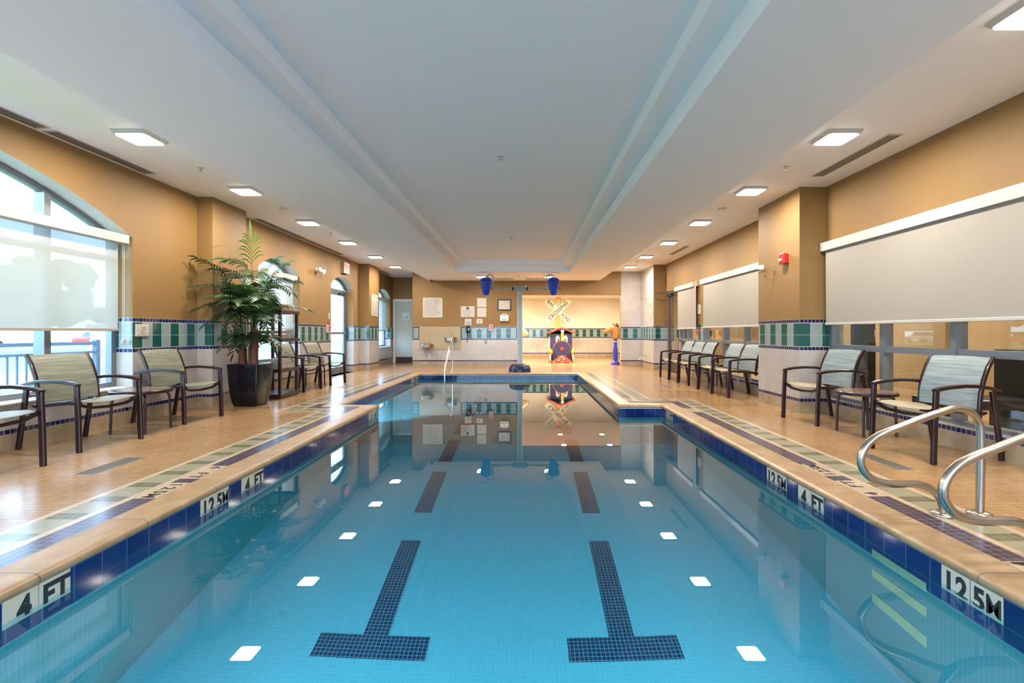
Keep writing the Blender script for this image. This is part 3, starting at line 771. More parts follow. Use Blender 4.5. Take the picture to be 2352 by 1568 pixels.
def put(proto, first, x, y, deg, label, group):
    o = proto if first else copy_tree(proto)
    o.location = (x, y, 0); o.rotation_euler = (0, 0, math.radians(deg)); tag(o, label, 'armchair', group); return o
put(chair_l, True, -4.285, 4.655, -10.5, 'bronze armchair in front of the arched window, nearest whole one on the left', GL)
put(chair_l, False, -4.275, 3.655, -9, 'bronze armchair cut by the left edge of the photo', GL)
put(chair_l, False, -4.295, 5.965, -8, 'bronze armchair with olive-grey sling between the round table and the big black planter', GL)
put(chair_l, False, -4.285, 8.965, -7, 'bronze armchair seen through the towel rack', GL)
put(chair_l, False, -4.255, 10.10, -8, 'bronze armchair just before the arched glass exit door', GL)
put(chair_r, True, 3.62, 4.265, 180+10, 'bronze armchair with blue-grey sling back right behind the steel grab rails', GR)
put(chair_r, False, 3.655, 5.87, 180+9, 'bronze armchair with blue-grey sling against the near side of the tiled pillar', GR)
put(chair_r, False, 3.65, 8.22, 180+6, 'bronze armchair closest behind the tiled pillar on the right', GR)
put(chair_r, False, 3.64, 8.86, 180+5, 'bronze armchair second behind the pillar, before the small round table', GR)
put(chair_r, False, 3.62, 10.02, 180+4, 'bronze armchair just beyond the small table behind the pillar', GR)
put(chair_r, False, 3.64, 10.72, 180+5, 'bronze armchair second from the far end of the right row', GR)
put(chair_r, False, 3.64, 11.40, 180+5, 'bronze armchair at the far end of the right row, nearest the glass door', GR)
def make_table():
    r = empty('round_side_table')
    mb = MB(); mb.lathe([(.0, .418), (.268, .418), (.285, .424), (.285, .450), (.278, .456), (.262, .457), (.262, .4555), (0, .4555)], seg=40); mb.build('table_top', M_BRONZE, r, smooth=True, sharp=35)
    mb = MB(); mb.lathe([(0, .4556), (.258, .4556), (.258, .4585), (0, .4585)], seg=40); mb.build('table_inlay', plain('brown_table_laminate', (.16, .10, .075), .22, vary=.1), r)
    for k in range(4):
        a = PI/4+k*PI/2; c, s = math.cos(a), math.sin(a)
        mb = MB(); mb.tube([(c*.19, s*.19, .412), (c*.225, s*.225, .405), (c*.245, s*.245, .38), (c*.252, s*.252, .3), (c*.262, s*.262, 0)], .013, 10); mb.build('leg', M_BRONZE, r, smooth=True)
    return r
tb = make_table(); GT = 'round side tables between the armchairs'
tag(tb, 'small round bronze side table between two armchairs by the big arched window', 'side table', GT); tb.location = (-4.21, 5.28, 0)
for x, y, l in ((3.63, 5.13, 'small round bronze side table between the two armchairs in front of the pillar'), (-4.22, 9.53, 'small round side table behind the towel rack on the left'), (3.68, 9.44, 'small round side table between armchairs behind the right pillar')):
    c = copy_tree(tb); c.location = (x, y, 0); c.rotation_euler = (0, 0, .1); tag(c, l, 'side table', GT)

# towel rack
rk = tag(empty('towel_rack', (0, 0, 0)), 'dark wooden open towel rack standing behind the big black planter', 'shelf rack')
rx0, rx1, ry0, ry1 = -4.43, -3.965, 7.80, 8.42
for x in (rx0+.025, rx1-.025):
    for y in (ry0+.025, ry1-.025):
        mb = MB(); mb.b2(x-.022, x+.022, y-.022, y+.022, .0, 1.40, bev=.003); mb.build('post', M_DARKWOOD, rk)
def shelf(z0, z1):
    mb = MB(); e = .012
    mb.b2(rx0-e, rx0+.03, ry0-e, ry1+e, z0, z1, bev=.003); mb.b2(rx1-.03, rx1+e, ry0-e, ry1+e, z0, z1, bev=.003)
    mb.b2(rx0+.03, rx1-.03, ry0-e, ry0+.03, z0, z1, bev=.003); mb.b2(rx0+.03, rx1-.03, ry1-.03, ry1+e, z0, z1, bev=.003)
    n = 6
    for i in range(n):
        c = rx0+.03+(rx1-rx0-.06)*(i+.5)/n; mb.b2(c-.026, c+.026, ry0+.03, ry1-.03, z1-.014, z1-.002)
    return mb.build('shelf', M_DARKWOOD, rk)
shelf(1.395, 1.445); shelf(.925, .975); shelf(.425, .475); shelf(.015, .075)
def towel(x, y, z, lx, ly, h, lab, rz=0.0):
    r = MB(); seg = []
    # rolled-edge folded towel: stacked rounded layers
    n = 3
    for i in range(n):
        k = 1-.02*i
        r.box((random.uniform(-.004, .004), random.uniform(-.004, .004), h*(i+.5)/n), (lx*k, ly*k, h/n*1.04), bev=h/n*.48, seg=3)
    o = r.build('folded_towel', M_TOWEL, smooth=True, loc=(x, y, z+.003)); o.rotation_euler = (0, 0, rz)
    return tag(o, lab, 'towel', 'folded towels on the rack')
for shelfz, nm in ((.975, 'middle'), (.475, 'lower')):
    hs = (.075, .068) if nm == 'middle' else (.085, .075)
    for ix, (y, side) in enumerate(((7.97, 'nearest the planter'), (8.25, 'at its far end'))):
        z = shelfz
        for k, h in enumerate(hs):
            towel(-4.19+random.uniform(-.01, .01), y, z, .36, .265, h-.006, 'white folded towel on the %s rack shelf %s, %s of its stack' % (nm, side, ('bottom', 'top')[k]), random.uniform(-.03, .03)); z += h
# wicker tray on top
mb = MB(); mb.b2(-4.36, -4.02, 7.93, 8.30, 1.448, 1.455)
for a in ((-4.37, -4.355, 7.92, 8.31), (-4.025, -4.01, 7.92, 8.31)): mb.b2(*a, 1.446, 1.55, bev=.004)
for a in ((-4.37, -4.01, 7.92, 7.935), (-4.37, -4.01, 8.295, 8.31)): mb.b2(*a, 1.446, 1.55, bev=.004)
tag(mb.build('wicker_basket', plain('pale_wicker', (.52, .38, .22), .7, vary=.35, scale=60)), 'pale open basket on top of the dark towel rack', 'basket')

# ------------------------------------------------------------------ potted palm
PX, PY = -4.085, 7.16
pot = tag(empty('potted_palm', (PX, PY, 0)), 'tall leafy palm in a glossy black square planter beside the left pillar', 'potted plant')
def rsq(h, z, c=.03, n=3):
    pts = []
    for sx, sy, a0 in ((1, 1, 0), (-1, 1, 90), (-1, -1, 180), (1, -1, 270)):
        for i in range(n+1):
            a = math.radians(a0+90*i/n); pts.append((sx*(h-c)+c*math.cos(a), sy*(h-c)+c*math.sin(a), z))
    return pts
mb = MB(); rings = [rsq(.165, 0), rsq(.185, .06), rsq(.205, .2), rsq(.218, .38), rsq(.224, .52), rsq(.229, .60), rsq(.229, .62), rsq(.205, .62), rsq(.200, .56)]
n = len(rings[0]); vs = [p for r_ in rings for p in r_]; fs = [[i*n+k, i*n+(k+1) % n, (i+1)*n+(k+1) % n, (i+1)*n+k] for i in range(len(rings)-1) for k in range(n)]
fs.append(list(range(n))[::-1]); mb.add(vs, fs); mb.build('planter', plain('glossy_black_ceramic', (.004, .003, .006), .16, vary=.2), pot, smooth=True, sharp=50)
mb = MB(); mb.b2(-.203, .203, -.203, .203, .50, .565); mb.build('soil', plain('dark_soil', (.03, .018, .01), .95, vary=.5, scale=50, bump=1.0), pot)
M_TRUNK = plain('reddish_brown_trunk', (.15, .035, .018), .6, vary=.6, scale=22, bump=.8)
M_CANE = plain('green_cane', (.16, .18, .05), .5, vary=.4, scale=20)
def leafmat(name, c):
    g = Graph(name, .38); x, y, z = g.xyz(); n = g.noise(7, 3); g.color(g.mix(n, tuple(q*.6 for q in c), tuple(min(1, q*1.5) for q in c)))
    tl = g.t.nodes.new('ShaderNodeBsdfTranslucent'); tl.inputs[0].default_value = (c[0]*1.6, c[1]*1.8, c[2], 1)
    m_ = g.t.nodes.new('ShaderNodeMixShader'); m_.inputs[0].default_value = .22
    g.t.links.new(g.p.outputs[0], m_.inputs[1]); g.t.links.new(tl.outputs[0], m_.inputs[2]); g.t.links.new(m_.outputs[0], g.out.inputs[0]); return g.mat
M_LEAF = [leafmat('dark_palm_leaf', (.012, .030, .012)), leafmat('mid_palm_leaf', (.025, .065, .02)), leafmat('light_palm_leaf', (.07, .14, .035))]
for (x, y, r_, h) in ((-.10, -.03, .052, .52), (.075, -.05, .055, .58), (.0, .07, .045, .6)):
    mb = MB(); mb.tube([(x, y, .55), (x*1.05, y, .55+h*.4), (x*1.15, y, .55+h*.8), (x*1.2, y, .55+h)], r_, 12, scales=[1.08, 1, .95, .8]); mb.build('trunk', M_TRUNK, pot, smooth=True)
crowns = [(0.02, 0.0, 1.95), (-.16, .0, 1.55), (.16, .02, 1.62), (.0, -.08, 1.35), (-.05, .10, 1.75), (.1, -.05, 1.2)]
for (x, y, z) in crowns:
    mb = MB(); mb.tube([(x*.4, y*.4, .55), (x*.6, y*.6, .9), (x*.9, y*.9, z*.75), (x, y, z)], .014, 7, scales=[1.3, 1, .8, .6]); mb.build('cane', M_CANE, pot, smooth=True)
rnd = random.Random(11)
def frond(p0, p1, nl=13, ll=.30, lw=.026, arch=.18, mat=None, hang=.5):
    p0, p1 = Vector(p0), Vector(p1); mid = (p0+p1)/2+Vector((0, 0, arch+(p1-p0).length*.12))
    B = lambda t: p0*(1-t)**2+mid*2*t*(1-t)+p1*t*t
    mb = MB(); mb.tube([B(i/8) for i in range(9)], .0055, 5, scales=[1-.8*i/8 for i in range(9)])
    for i in range(nl*2+1):
        t = .22+.78*(i/(nl*2)); c = B(t); T = (B(min(t+.02, 1.0))-B(t-.03)).normalized()
        side = 1 if i % 2 else -1
        hor = T.cross(Vector((0, 0, 1)))
        if hor.length < .25: hor = Vector((math.cos(1.2), .5, 0)).cross(T)
        hor.normalize()
        D = (hor*side*(1.0 if i < nl*2 else 0)+T*(.30+.45*t)+Vector((0, 0, .22))).normalized()
        L = ll*(1-.45*abs(t-.45)*1.6)*rnd.uniform(.85, 1.1); wv = lw*rnd.uniform(.8, 1.2)
        N = D.cross(T); N = N if N.length > .1 else Vector((0, 0, 1)); N.normalize(); Wd = D.cross(N).normalized()
        pts = []; q = c.copy(); d = D.copy(); m_ = 6
        for k in range(m_+1):
            wd = wv*math.sin(PI*min(1, (k+.35)/(m_+.35)))**.7 if k < m_ else .001
            pts.append((q-Wd*wd*.5, q+Wd*wd*.5)); q = q+d*(L/m_); d = (d+Vector((0, 0, -hang*.36))*(.5+k/m_)).normalized()
        vs = [Vector((max(v.x, -4.465-PX), v.y, v.z)) if v.y+PY > 6.86 else v for pr in pts for v in pr]; mb.add(vs, [[2*k, 2*k+1, 2*k+3, 2*k+2] for k in range(m_)])
    mb.build('frond', mat or M_LEAF[rnd.choice((0, 1, 1, 2))], pot, smooth=True, recalc=False)
def px(x, y, dy=0.0):
    """plant-local target given in metres at the plant's depth"""
    return (x, dy, y)
F = lambda X, Z, dy=0: (X, dy, Z)
spec = [ # crown index, tip (x, dy, z), leaflets, leaflet length, arch
 (0, F(.03, 2.46, -.05), 8, .46, 0), (1, F(-.46, 2.10, -.46), 13, .24, .12), (1, F(-.48, 1.72, -.5), 12, .25, .12), (4, F(-.33, 1.98, -.3), 11, .22, .1),
 (2, F(.45, 2.12, .15), 13, .26, .12), (2, F(.60, 1.86, .1), 13, .26, .15), (2, F(.66, 1.66, -.1), 12, .24, .2), (5, F(.80, 1.42, .05), 15, .22, .2),
 (3, F(-.42, 1.42, -.5), 12, .26, .16), (3, F(-.36, 1.22, -.4), 10, .26, .12), (5, F(.48, 1.28, -.30), 12, .28, .14), (4, F(.25, 2.18, .2), 12, .24, .05),
 (0, F(-.20, 2.12, -.2), 9, .34, .05), (3, F(.02, 1.50, -.55), 12, .30, .16), (3, F(-.22, 1.58, -.5), 12, .28, .12), (5, F(.25, 1.45, -.50), 12, .28, .12),
 (1, F(-.30, 1.50, -.1), 11, .28, .12), (2, F(.35, 1.55, -.35), 11, .28, .12), (4, F(.0, 1.85, -.40), 12, .28, .12), (4, F(.2, 1.8, .4), 11, .26, .1),
 (0, F(.22, 1.78, -.3), 11, .28, .15), (1, F(-.25, 1.75, .20), 10, .26, .12), (3, F(.15, 1.25, -.45), 10, .26, .1), (3, F(-.15, 1.30, -.45), 10, .28, .1)]
rj = random.Random(5)
for k_ in range(26):
    a = rj.uniform(0, 2*PI); R_ = rj.uniform(.22, .46); z_ = rj.uniform(.95, 1.85)
    spec.append((rj.choice((1, 2, 3, 4, 5, 3)), F(R_*math.cos(a)*(1 if math.cos(a) > 0 else .75)+.03, z_, -abs(R_*math.sin(a))*.9 if rj.random() < .7 else R_*.6), 11, .25, .1))
for ci, tip, nl, ll, ar in spec: frond(crowns[ci], tip, nl, ll*1.08, .026, ar, hang=.62)
for x, y, z in ((-.30, -.2, .88), (.05, -.30, .92), (-.05, -.34, .78), (.42, -.05, .86), (.52, .1, .72), (-.2, -.3, 1.02), (.3, -.25, 1.0), (.2, .3, 1.0)):
    frond((x*.15, y*.15, .72+.4*rnd.random()), (x, y, z), 8, .22, .034, .16, M_LEAF[rnd.choice((0, 0, 1))], hang=.6)

# ------------------------------------------------------------------ grab rails
for y, l in ((2.848, 'looped stainless steel grab rail on the right deck, the farther of two'), (2.288, 'looped stainless steel grab rail on the right deck, the nearer one cut by the frame')):
    r = tag(empty('grab_rail', (0, y, 0)), l, 'handrail', 'grab rails at the right pool edge')
    P = [(2.69, 0), (2.695, .25), (2.695, .49), (2.682, .550), (2.648, .598), (2.60, .624), (2.54, .630), (2.45, .604), (2.34, .567), (2.22, .520), (2.145, .492), (2.07, .455), (2.02, .41), (1.99, .35), (1.990, .29), (2.02, .24), (2.065, .205), (2.12, .190), (2.19, .182), (2.27, .184), (2.34, .178), (2.395, .155), (2.435, .120), (2.462, .07), (2.475, 0)]
    # Catmull-Rom refine
    Q = []
    for i in range(len(P)-1):
        p0 = Vector(P[max(i-1, 0)]); p1 = Vector(P[i]); p2 = Vector(P[i+1]); p3 = Vector(P[min(i+2, len(P)-1)])
        for k in range(4):
            t = k/4; q = .5*((2*p1)+(p2-p0)*t+(2*p0-5*p1+4*p2-p3)*t*t+(3*p1-p0-3*p2+p3)*t**3); Q.append((q.x, 0, q.y))
    Q.append((P[-1][0], 0, P[-1][1]))
    mb = MB(); mb.tube(Q, .0215, 16, up=(0, 1, 0)); mb.build('tube', M_STEEL, r, smooth=True)
    for x in (2.69, 2.475):
        mb = MB(); mb.lathe([(.023, .0), (.062, .0), (.064, .006), (.060, .014), (.045, .020), (.023, .024)], (x, 0, 0), 28); mb.build('flange', M_STEEL, r, smooth=True, sharp=60)
# far stair handrail
r = tag(empty('stair_handrail', (-1.97, 12.9, 0)), 'slim bent stainless handrail going down into the far end of the pool', 'handrail')
P = [(0, .14, 0), (0, .14, .86), (0, .125, .93), (0, .08, .965), (0, .02, .95), (0, -.2, .80), (0, -.9, .36), (0, -1.05, .25), (0, -1.12, .12), (0, -1.15, -.12), (0, -1.15, -.9)]
mb = MB(); mb.tube(P, .021, 12, up=(1, 0, 0)); mb.build('tube', M_CHROME, r, smooth=True)
mb = MB(); mb.lathe([(.022, 0), (.06, 0), (.055, .012), (.022, .02)], (0, .14, 0), 20); mb.build('flange', M_CHROME, r, smooth=True)

# ------------------------------------------------------------------ dumping bucket post
M_POST = plain('pale_blue_grey_paint', (.44, .52, .55), .35, vary=.04); M_ARM = plain('grey_painted_metal', (.33, .34, .32), .4, vary=.05)
M_BLUE = plain('bright_blue_plastic', (.008, .05, .52), .3, vary=.06)
PYY = 13.3
r = tag(empty('bucket_post', (-.15, PYY, 0)), 'tall grey water play post with a crossbar and two tipping blue buckets', 'water play post')
mb = MB(); mb.lathe([(0.30, 0), (.30, .06), (.285, .12), (.24, .17), (.16, .20), (.075, .212), (.0, .212)], (0, 0, 0), 32); base = mb.build('base_cover', plain('dark_navy_plastic', (.012, .028, .10), .3, vary=.1), r, smooth=True)
for k in range(8):
    a = k*PI/4+.3; c, s = math.cos(a), math.sin(a); mb = MB()
    mb.bar([(c*.302, s*.302, .0), (c*.296, s*.296, .09), (c*.255, s*.255, .165), (c*.18, s*.18, .2)], .05, .02, up=(c, s, .5)); mb.build('rib', M_BLACK, base)
mb = MB(); mb.tube([(0, 0, .2), (0, 0, 2.22)], .072, 24); mb.build('pole', M_POST, r, smooth=True, sharp=50)
mb = MB(); mb.box((0, 0, 2.285), (.34, .15, .14), bev=.02); mb.build('hub_box', M_ARM, r, smooth=True, sharp=40)
for s in (-1, 1):
    mb = MB(); mb.lathe([(.045, 0), (.05, .01), (.05, .03), (.04, .045)], (s*.17, 0, 2.285), 20, R=Matrix.Rotation(s*PI/2, 3, 'Y')); mb.build('collar', M_BLACK, r, smooth=True)
    mb = MB(); mb.tube([(s*.18, 0, 2.285), (s*.74, 0, 2.295)], .030, 14, scales=[.85, 1.15]); mb.build('arm', M_ARM, r, smooth=True)
    mb = MB()
    for dz in (-.018, .018): mb.tube([(s*.72, 0, 2.295+dz), (s*1.14, 0, 2.295+dz)], .009, 8)
    mb.build('pivot_rods', M_BLACK, r, smooth=True)
    P = [(s*.735, 0, 2.32), (s*.735, 0, 2.58)]+[(s*(.83-.095*math.cos(a)), 0, 2.58+.095*math.sin(a)) for a in [PI*i/10 for i in range(1, 10)]]+[(s*.925, 0, 2.58), (s*.925, 0, 2.53)]
    mb = MB(); mb.tube(P, .016, 10, up=(0, 1, 0)); mb.build('water_pipe', M_ARM, r, smooth=True)
    mb = MB(); mb.lathe([(0, 2.10), (.06, 2.102), (.085, 2.125), (.105, 2.2), (.135, 2.34), (.165, 2.475), (.172, 2.478), (.160, 2.476), (.13, 2.34), (.09, 2.15), (0, 2.14)], (s*.93, 0, 0), 32); bk = mb.build('bucket', M_BLUE, r, smooth=True, sharp=50)
    mb = MB(); R = Matrix.Rotation(-s*.0, 3, 'Y'); mb.lathe([(.160, 2.500), (.172, 2.512), (.150, 2.552), (.10, 2.585), (.05, 2.603), (0, 2.61)], (s*.93, 0, 0), 32, R); mb.build('lid', M_BLUE, bk, smooth=True, sharp=50)
    mb = MB(); mb.lathe([(.150, 2.474), (.158, 2.476), (.158, 2.502), (.150, 2.504)], (s*.93, 0, 0), 28); mb.build('lid_gap_shade', M_BLACK, bk)  # black ring puts the shade of the gap under the lid into colour

# ------------------------------------------------------------------ toy train, crossing sign, animal sprayers
M_NAVY = plain('dark_indigo_plastic', (.040, .030, .085), .35, vary=.1); M_TRED = plain('orange_red_plastic', (.55, .045, .012), .35, vary=.06)
M_YEL = plain('yellow_plastic', (.80, .42, .04), .35, vary=.05); M_CRM = plain('cream_plastic', (.80, .74, .62), .4, vary=.03); M_WHT = plain('white_gloss_plastic', (.85, .83, .78), .25, vary=.02)
TX, TY = 1.30, 17.2
tr = tag(empty('toy_train', (TX, TY, 0)), 'indigo and red toy steam engine with big eyes under the crossing sign', 'toy train')
mb = MB(); mb.b2(-.39, .39, .18, 1.0, .06, 1.14, bev=.02); mb.build('cab', M_NAVY, tr, smooth=True, sharp=40)
top = [(-.50, 1.055), (-.40, 1.055), (-.28, 1.095), (-.15, 1.175), (0, 1.205), (.15, 1.175), (.28, 1.095), (.40, 1.055), (.50, 1.055)]
poly = top+[(a, b_+.05) for a, b_ in top[::-1]]
mb = MB(); mb.prism(poly, lambda a, b_, d: (a, d, b_), .06, 1.1); mb.build('roof', M_TRED, tr)
mb = MB(); g0 = [(a, 1.0 if False else b_) for a, b_ in top[1:-1]]+[(.38, 1.03), (-.38, 1.03)]
mb.prism(g0, lambda a, b_, d: (a*.97, d, b_), .18, .20); mb.build('gable', M_NAVY, tr)
RY = Matrix.Rotation(PI/2, 3, 'X')
mb = MB(); mb.lathe([(.30, -.2), (.30, .13), (.305, .14)], (0, .0, .46), 40, RY); mb.build('boiler', M_NAVY, tr, smooth=True, sharp=40)
mb = MB(); mb.lathe([(.285, .12), (.315, .12), (.325, .10), (.325, .03), (.30, .03)], (0, .0, .46), 40, RY); bn = mb.build('boiler_band', M_TRED, tr, smooth=True, sharp=40)
for k in range(9):
    a = math.radians(20+k*17.5); mb = MB(); mb.box((.327*math.cos(a), -.065, .46+.327*math.sin(a)), (.008, .07, .012), Matrix.Rotation(-a+PI/2, 3, 'Y')); mb.build('band_bolt', M_CRM, bn)
mb = MB(); mb.lathe([(0, .17), (.04, .17), (.065, .16), (.068, .14), (.0, .14)], (0, .0, .49), 24, RY); mb.build('knob', M_TRED, tr, smooth=True)
mb = MB(); mb.b2(-.33, .33, -.12, .18, .06, .46, bev=.02); mb.build('chassis', M_NAVY, tr, smooth=True, sharp=40)
mb = MB(); mb.prism([(-.34, .02), (.34, .02), (.33, .06), (.10, .25), (.0, .275), (-.10, .25), (-.33, .06)], lambda a, b_, d: (a, d-(.26-b_)*.45, b_), -.16, -.12); cw = mb.build('cowcatcher', M_TRED, tr)
for (a, b_, s_) in ((-.12, .10, .032), (.06, .13, .028), (.02, .2, .03), (-.06, .20, .022), (-.30, .035, .02), (0, .03, .02), (.28, .035, .02)):
    mb = MB(); mb.lathe([(s_, -.004), (s_, .004)], (a, -.16-(.26-b_)*.45-.002, b_), 10, RY); mb.build('white_fleck', M_WHT, cw)
for s in (-1, 1):
    cx = -.13 if s < 0 else .16
    mb = MB(); mb.lathe([(1, 0), (.9, .5), (.5, .9), (0, 1)], (0, 0, 0), 28); 
    for v in mb.v: x_, y_, z_ = v; v.x, v.y, v.z = cx+x_*.072+ (0), .18-z_*.03, .82+y_*.145
    ey = mb.build('eye', M_WHT, tr, smooth=True)
    mb = MB(); mb.lathe([(1, 0), (.8, .6), (0, 1)], (0, 0, 0), 20)
    for v in mb.v: x_, y_, z_ = v; v.x, v.y, v.z = cx+s*-.015+x_*.042, .155-z_*.012, .79+y_*.085
    mb.build('iris', plain('grey_iris', (.28, .32, .30), .3), ey, smooth=True)
    mb = MB(); mb.lathe([(1, 0), (.8, .6), (0, 1)], (0, 0, 0), 16)
    for v in mb.v: x_, y_, z_ = v; v.x, v.y, v.z = cx+s*-.02+x_*.020, .143-z_*.008, .80+y_*.048
    mb.build('pupil', M_INK, ey, smooth=True)
    mb = MB(); mb.bar([(s*.43, .1, .47), (s*.40, -.02, .44), (s*.36, -.14, .34)], .08, .10, up=(0, 0, 1)); mb.build('rod', M_YEL, tr, smooth=True)
    for yy_ in (.1, .6):
        mb = MB(); mb.lathe([(.14, -.03), (.15, -.02), (.15, .02), (.14, .03)], (s*.40, yy_, .155), 24, Matrix.Rotation(PI/2, 3, 'Y')); mb.build('wheel', M_CRM if yy_ < .3 else M_TRED, tr, smooth=True, sharp=50)
    mb = MB(); mb.b2(s*.40-.01, s*.40+.01, .5, .85, .5, .9); mb.build('side_window', M_CRM, tr)
mb = MB(); mb.tube([(.03, .02, .74), (.03, .02, 1.07)], .055, 18, scales=[1.15, .85]); mb.build('chimney', M_YEL, tr, smooth=True)
mb = MB(); mb.lathe([(0, -.062), (.04, -.05), (.062, 0), (.05, .04), (.02, .06), (0, .062)], (.03, .02, 1.11), 20); mb.build('steam_ball', M_WHT, tr, smooth=True)
# crossing sign
CX, CY = 1.33, 19.6
cs = tag(empty('railroad_crossing_sign', (CX, CY, 0)), 'wooden post with a crossed cream railroad crossing board behind the toy train', 'crossing sign')
mb = MB(); mb.b2(-.085, .085, -.05, .05, 0, 2.50, bev=.01); mb.build('post', plain('orange_varnished_wood', (.46, .20, .045), .4, vary=.3, scale=12), cs)
M_BOARD = plain('cream_board', (.50, .42, .27), .5, vary=.03); M_BROWN = plain('brown_lettering', (.035, .018, .01), .5)
cz = 1.955
for k, ang in enumerate((-43, 43)):
    R = Matrix.Rotation(math.radians(-ang), 3, 'Y'); mb = MB(); yb_ = -.075-.03*k
    mb.box((0, yb_, cz), (1.32, .025, .235), R, bev=.004); bd = mb.build('board', M_BOARD, cs)
    rt = R @ Vector((1, 0, 0)); up_ = R @ Vector((0, 0, 1)); o0 = Vector((0, yb_-.013, cz))
    if k == 1:
        text('CROSSING', .21, M_BROWN, bd, 'lettering', o0, rt, up_, .002, .008, sx=1.0)
    else:
        text('RAIL', .205, M_BROWN, bd, 'lettering', o0-rt*.40, rt, up_, .002, .007, sx=.85)
        text('ROAD', .205, M_BROWN, bd, 'lettering', o0+rt*.41, rt, up_, .002, .006, sx=.75)
# horse sprayer
M_HORSE = plain('caramel_brown_plastic', (.46, .20, .045), .4, vary=.2, scale=14); M_MANE = plain('dark_brown_plastic', (.12, .04, .01), .5, vary=.3, scale=30); M_PBLUE = plain('cobalt_blue_post', (.025, .03, .34), .3, vary=.05)
HX, HY = 3.02, 16.1
h = tag(empty('horse_head_sprayer', (HX, HY, 0)), 'caramel horse head water sprayer on a cobalt blue pedestal at the alcove edge', 'water sprayer')
mb = MB(); mb.lathe([(.0, 0), (.145, 0), (.150, .03), (.125, .09), (.085, .125), (.08, .13), (.078, .56), (.056, .58), (.054, .90), (0, .90)], seg=26); pd = mb.build('pedestal', M_PBLUE, h, smooth=True, sharp=40)
mb = MB(); mb.lathe([(.055, .765), (.058, .765), (.058, .785), (.055, .785)], seg=24); mb.build('white_ring', M_WHT, pd)
def blob(rings, seg=16):
    """rings: (center, rx-side, rz-up, tangent) elliptical cross-sections"""
    mb = MB(); vs = []; n = len(rings)
    for c, a, b_, T in rings:
        T = Vector(T).normalized(); side = Vector((0, 1, 0)); up_ = side.cross(T); up_.normalize()
        if up_.z < 0 and abs(up_.z) > .3: up_ = -up_
        for k in range(seg):
            q = 2*PI*k/seg; vs.append(Vector(c)+side*a*math.cos(q)+up_*b_*math.sin(q))
    fs = [[i*seg+k, i*seg+(k+1) % seg, (i+1)*seg+(k+1) % seg, (i+1)*seg+k] for i in range(n-1) for k in range(seg)]
    fs.append(list(range(seg))[::-1]); fs.append([(n-1)*seg+k for k in range(seg)])
    mb.add(vs, fs); return mb
mb = blob([((.02, 0, .86), .10, .155, (0, 0, 1)), ((.03, 0, .95), .10, .16, (-.1, 0, 1)), ((.02, 0, 1.08), .09, .135, (-.25, 0, 1)), ((-.02, 0, 1.18), .085, .125, (-.5, 0, .8)), ((-.07, 0, 1.215), .082, .12, (-1, 0, .2)),
           ((-.13, 0, 1.20), .078, .11, (-1, 0, -.2)), ((-.2, 0, 1.155), .066, .088, (-1, 0, -.35)), ((-.27, 0, 1.12), .060, .076, (-1, 0, -.25)), ((-.325, 0, 1.105), .062, .076, (-1, 0, -.1)), ((-.365, 0, 1.10), .052, .062, (-1, 0, 0)), ((-.385, 0, 1.10), .02, .025, (-1, 0, 0))])
hd = mb.build('head', M_HORSE, h, smooth=True, sharp=180)
mb = MB()
for i in range(7):
    t = i/6; x_ = .04+.13*t+.02*math.sin(i*2); z_ = 1.33-.38*t; mb.box((x_, 0, z_), (.085, .05, .10), Matrix.Rotation(.5+.3*i, 3, 'Y'), bev=.02)
mb.box((-.05, 0, 1.345), (.09, .05, .07), Matrix.Rotation(.3, 3, 'Y'), bev=.02)
mb.build('mane', M_MANE, hd, smooth=True)
for s in (-1, 1):
    mb = MB(); mb.lathe([(.028, 0), (.022, .04), (.0, .085)], (-.03, s*.05, 1.31), 10); mb.build('ear', M_HORSE, hd, smooth=True)
    mb = MB(); mb.lathe([(0, -.03), (.022, -.02), (.03, 0), (.022, .02), (0, .03)], (-.11, s*.068, 1.245), 14); mb.build('eye', M_WHT, hd, smooth=True)
    mb = MB(); mb.lathe([(0, -.014), (.014, 0), (0, .014)], (-.115, s*.094, 1.245), 10); mb.build('pupil', M_INK, hd, smooth=True)
    mb = MB(); mb.lathe([(0, -.03), (.03, 0), (0, .03)], (-.368, s*.03, 1.105), 10); mb.build('nostril', M_INK, hd, smooth=True)
# cream animal sprayer peeking out behind the wall corner
BX, BY = -.25, 16.6
h2 = tag(empty('cream_animal_sprayer', (BX, BY, 0)), 'cream animal head water sprayer with a dark nose, half hidden behind the post', 'water sprayer')
mb = MB(); mb.lathe([(.0, 0), (.145, 0), (.150, .03), (.125, .09), (.085, .125), (.08, .13), (.078, .58), (.056, .60), (.054, .92), (0, .92)], seg=26); mb.build('pedestal', M_PBLUE, h2, smooth=True, sharp=40)
mb = blob([((-0.03, 0, .95), .08, .10, (1, 0, .3)), ((0.06, 0, 1.05), .12, .16, (1, 0, .2)), ((0.16, 0, 1.09), .13, .155, (1, 0, -.1)), ((0.24, 0, 1.06), .11, .12, (1, 0, -.3)), ((0.305, 0, 1.03), .085, .085, (1, 0, -.2)), ((0.35, 0, 1.02), .05, .05, (1, 0, 0)), ((0.36, 0, 1.02), .01, .01, (1, 0, 0))])
hd2 = mb.build('head', plain('pale_cream_plastic', (.80, .66, .42), .4), h2, smooth=True, sharp=180)
mb = MB(); mb.lathe([(0, -.04), (.045, 0), (0, .04)], (.350, 0, 1.03), 12); mb.build('nose', M_INK, hd2, smooth=True)
for s in (-1, 1):
    mb = MB(); mb.lathe([(0, -.02), (.02, 0), (0, .02)], (.19, s*.115, 1.12), 12); mb.build('eye', M_INK, hd2, smooth=True)
    mb = MB(); mb.lathe([(0, -.03), (.035, 0), (0, .03)], (.10, s*.10, 1.22), 12); mb.build('ear', plain('pale_cream_plastic_ear', (.78, .64, .42), .4), hd2, smooth=True)

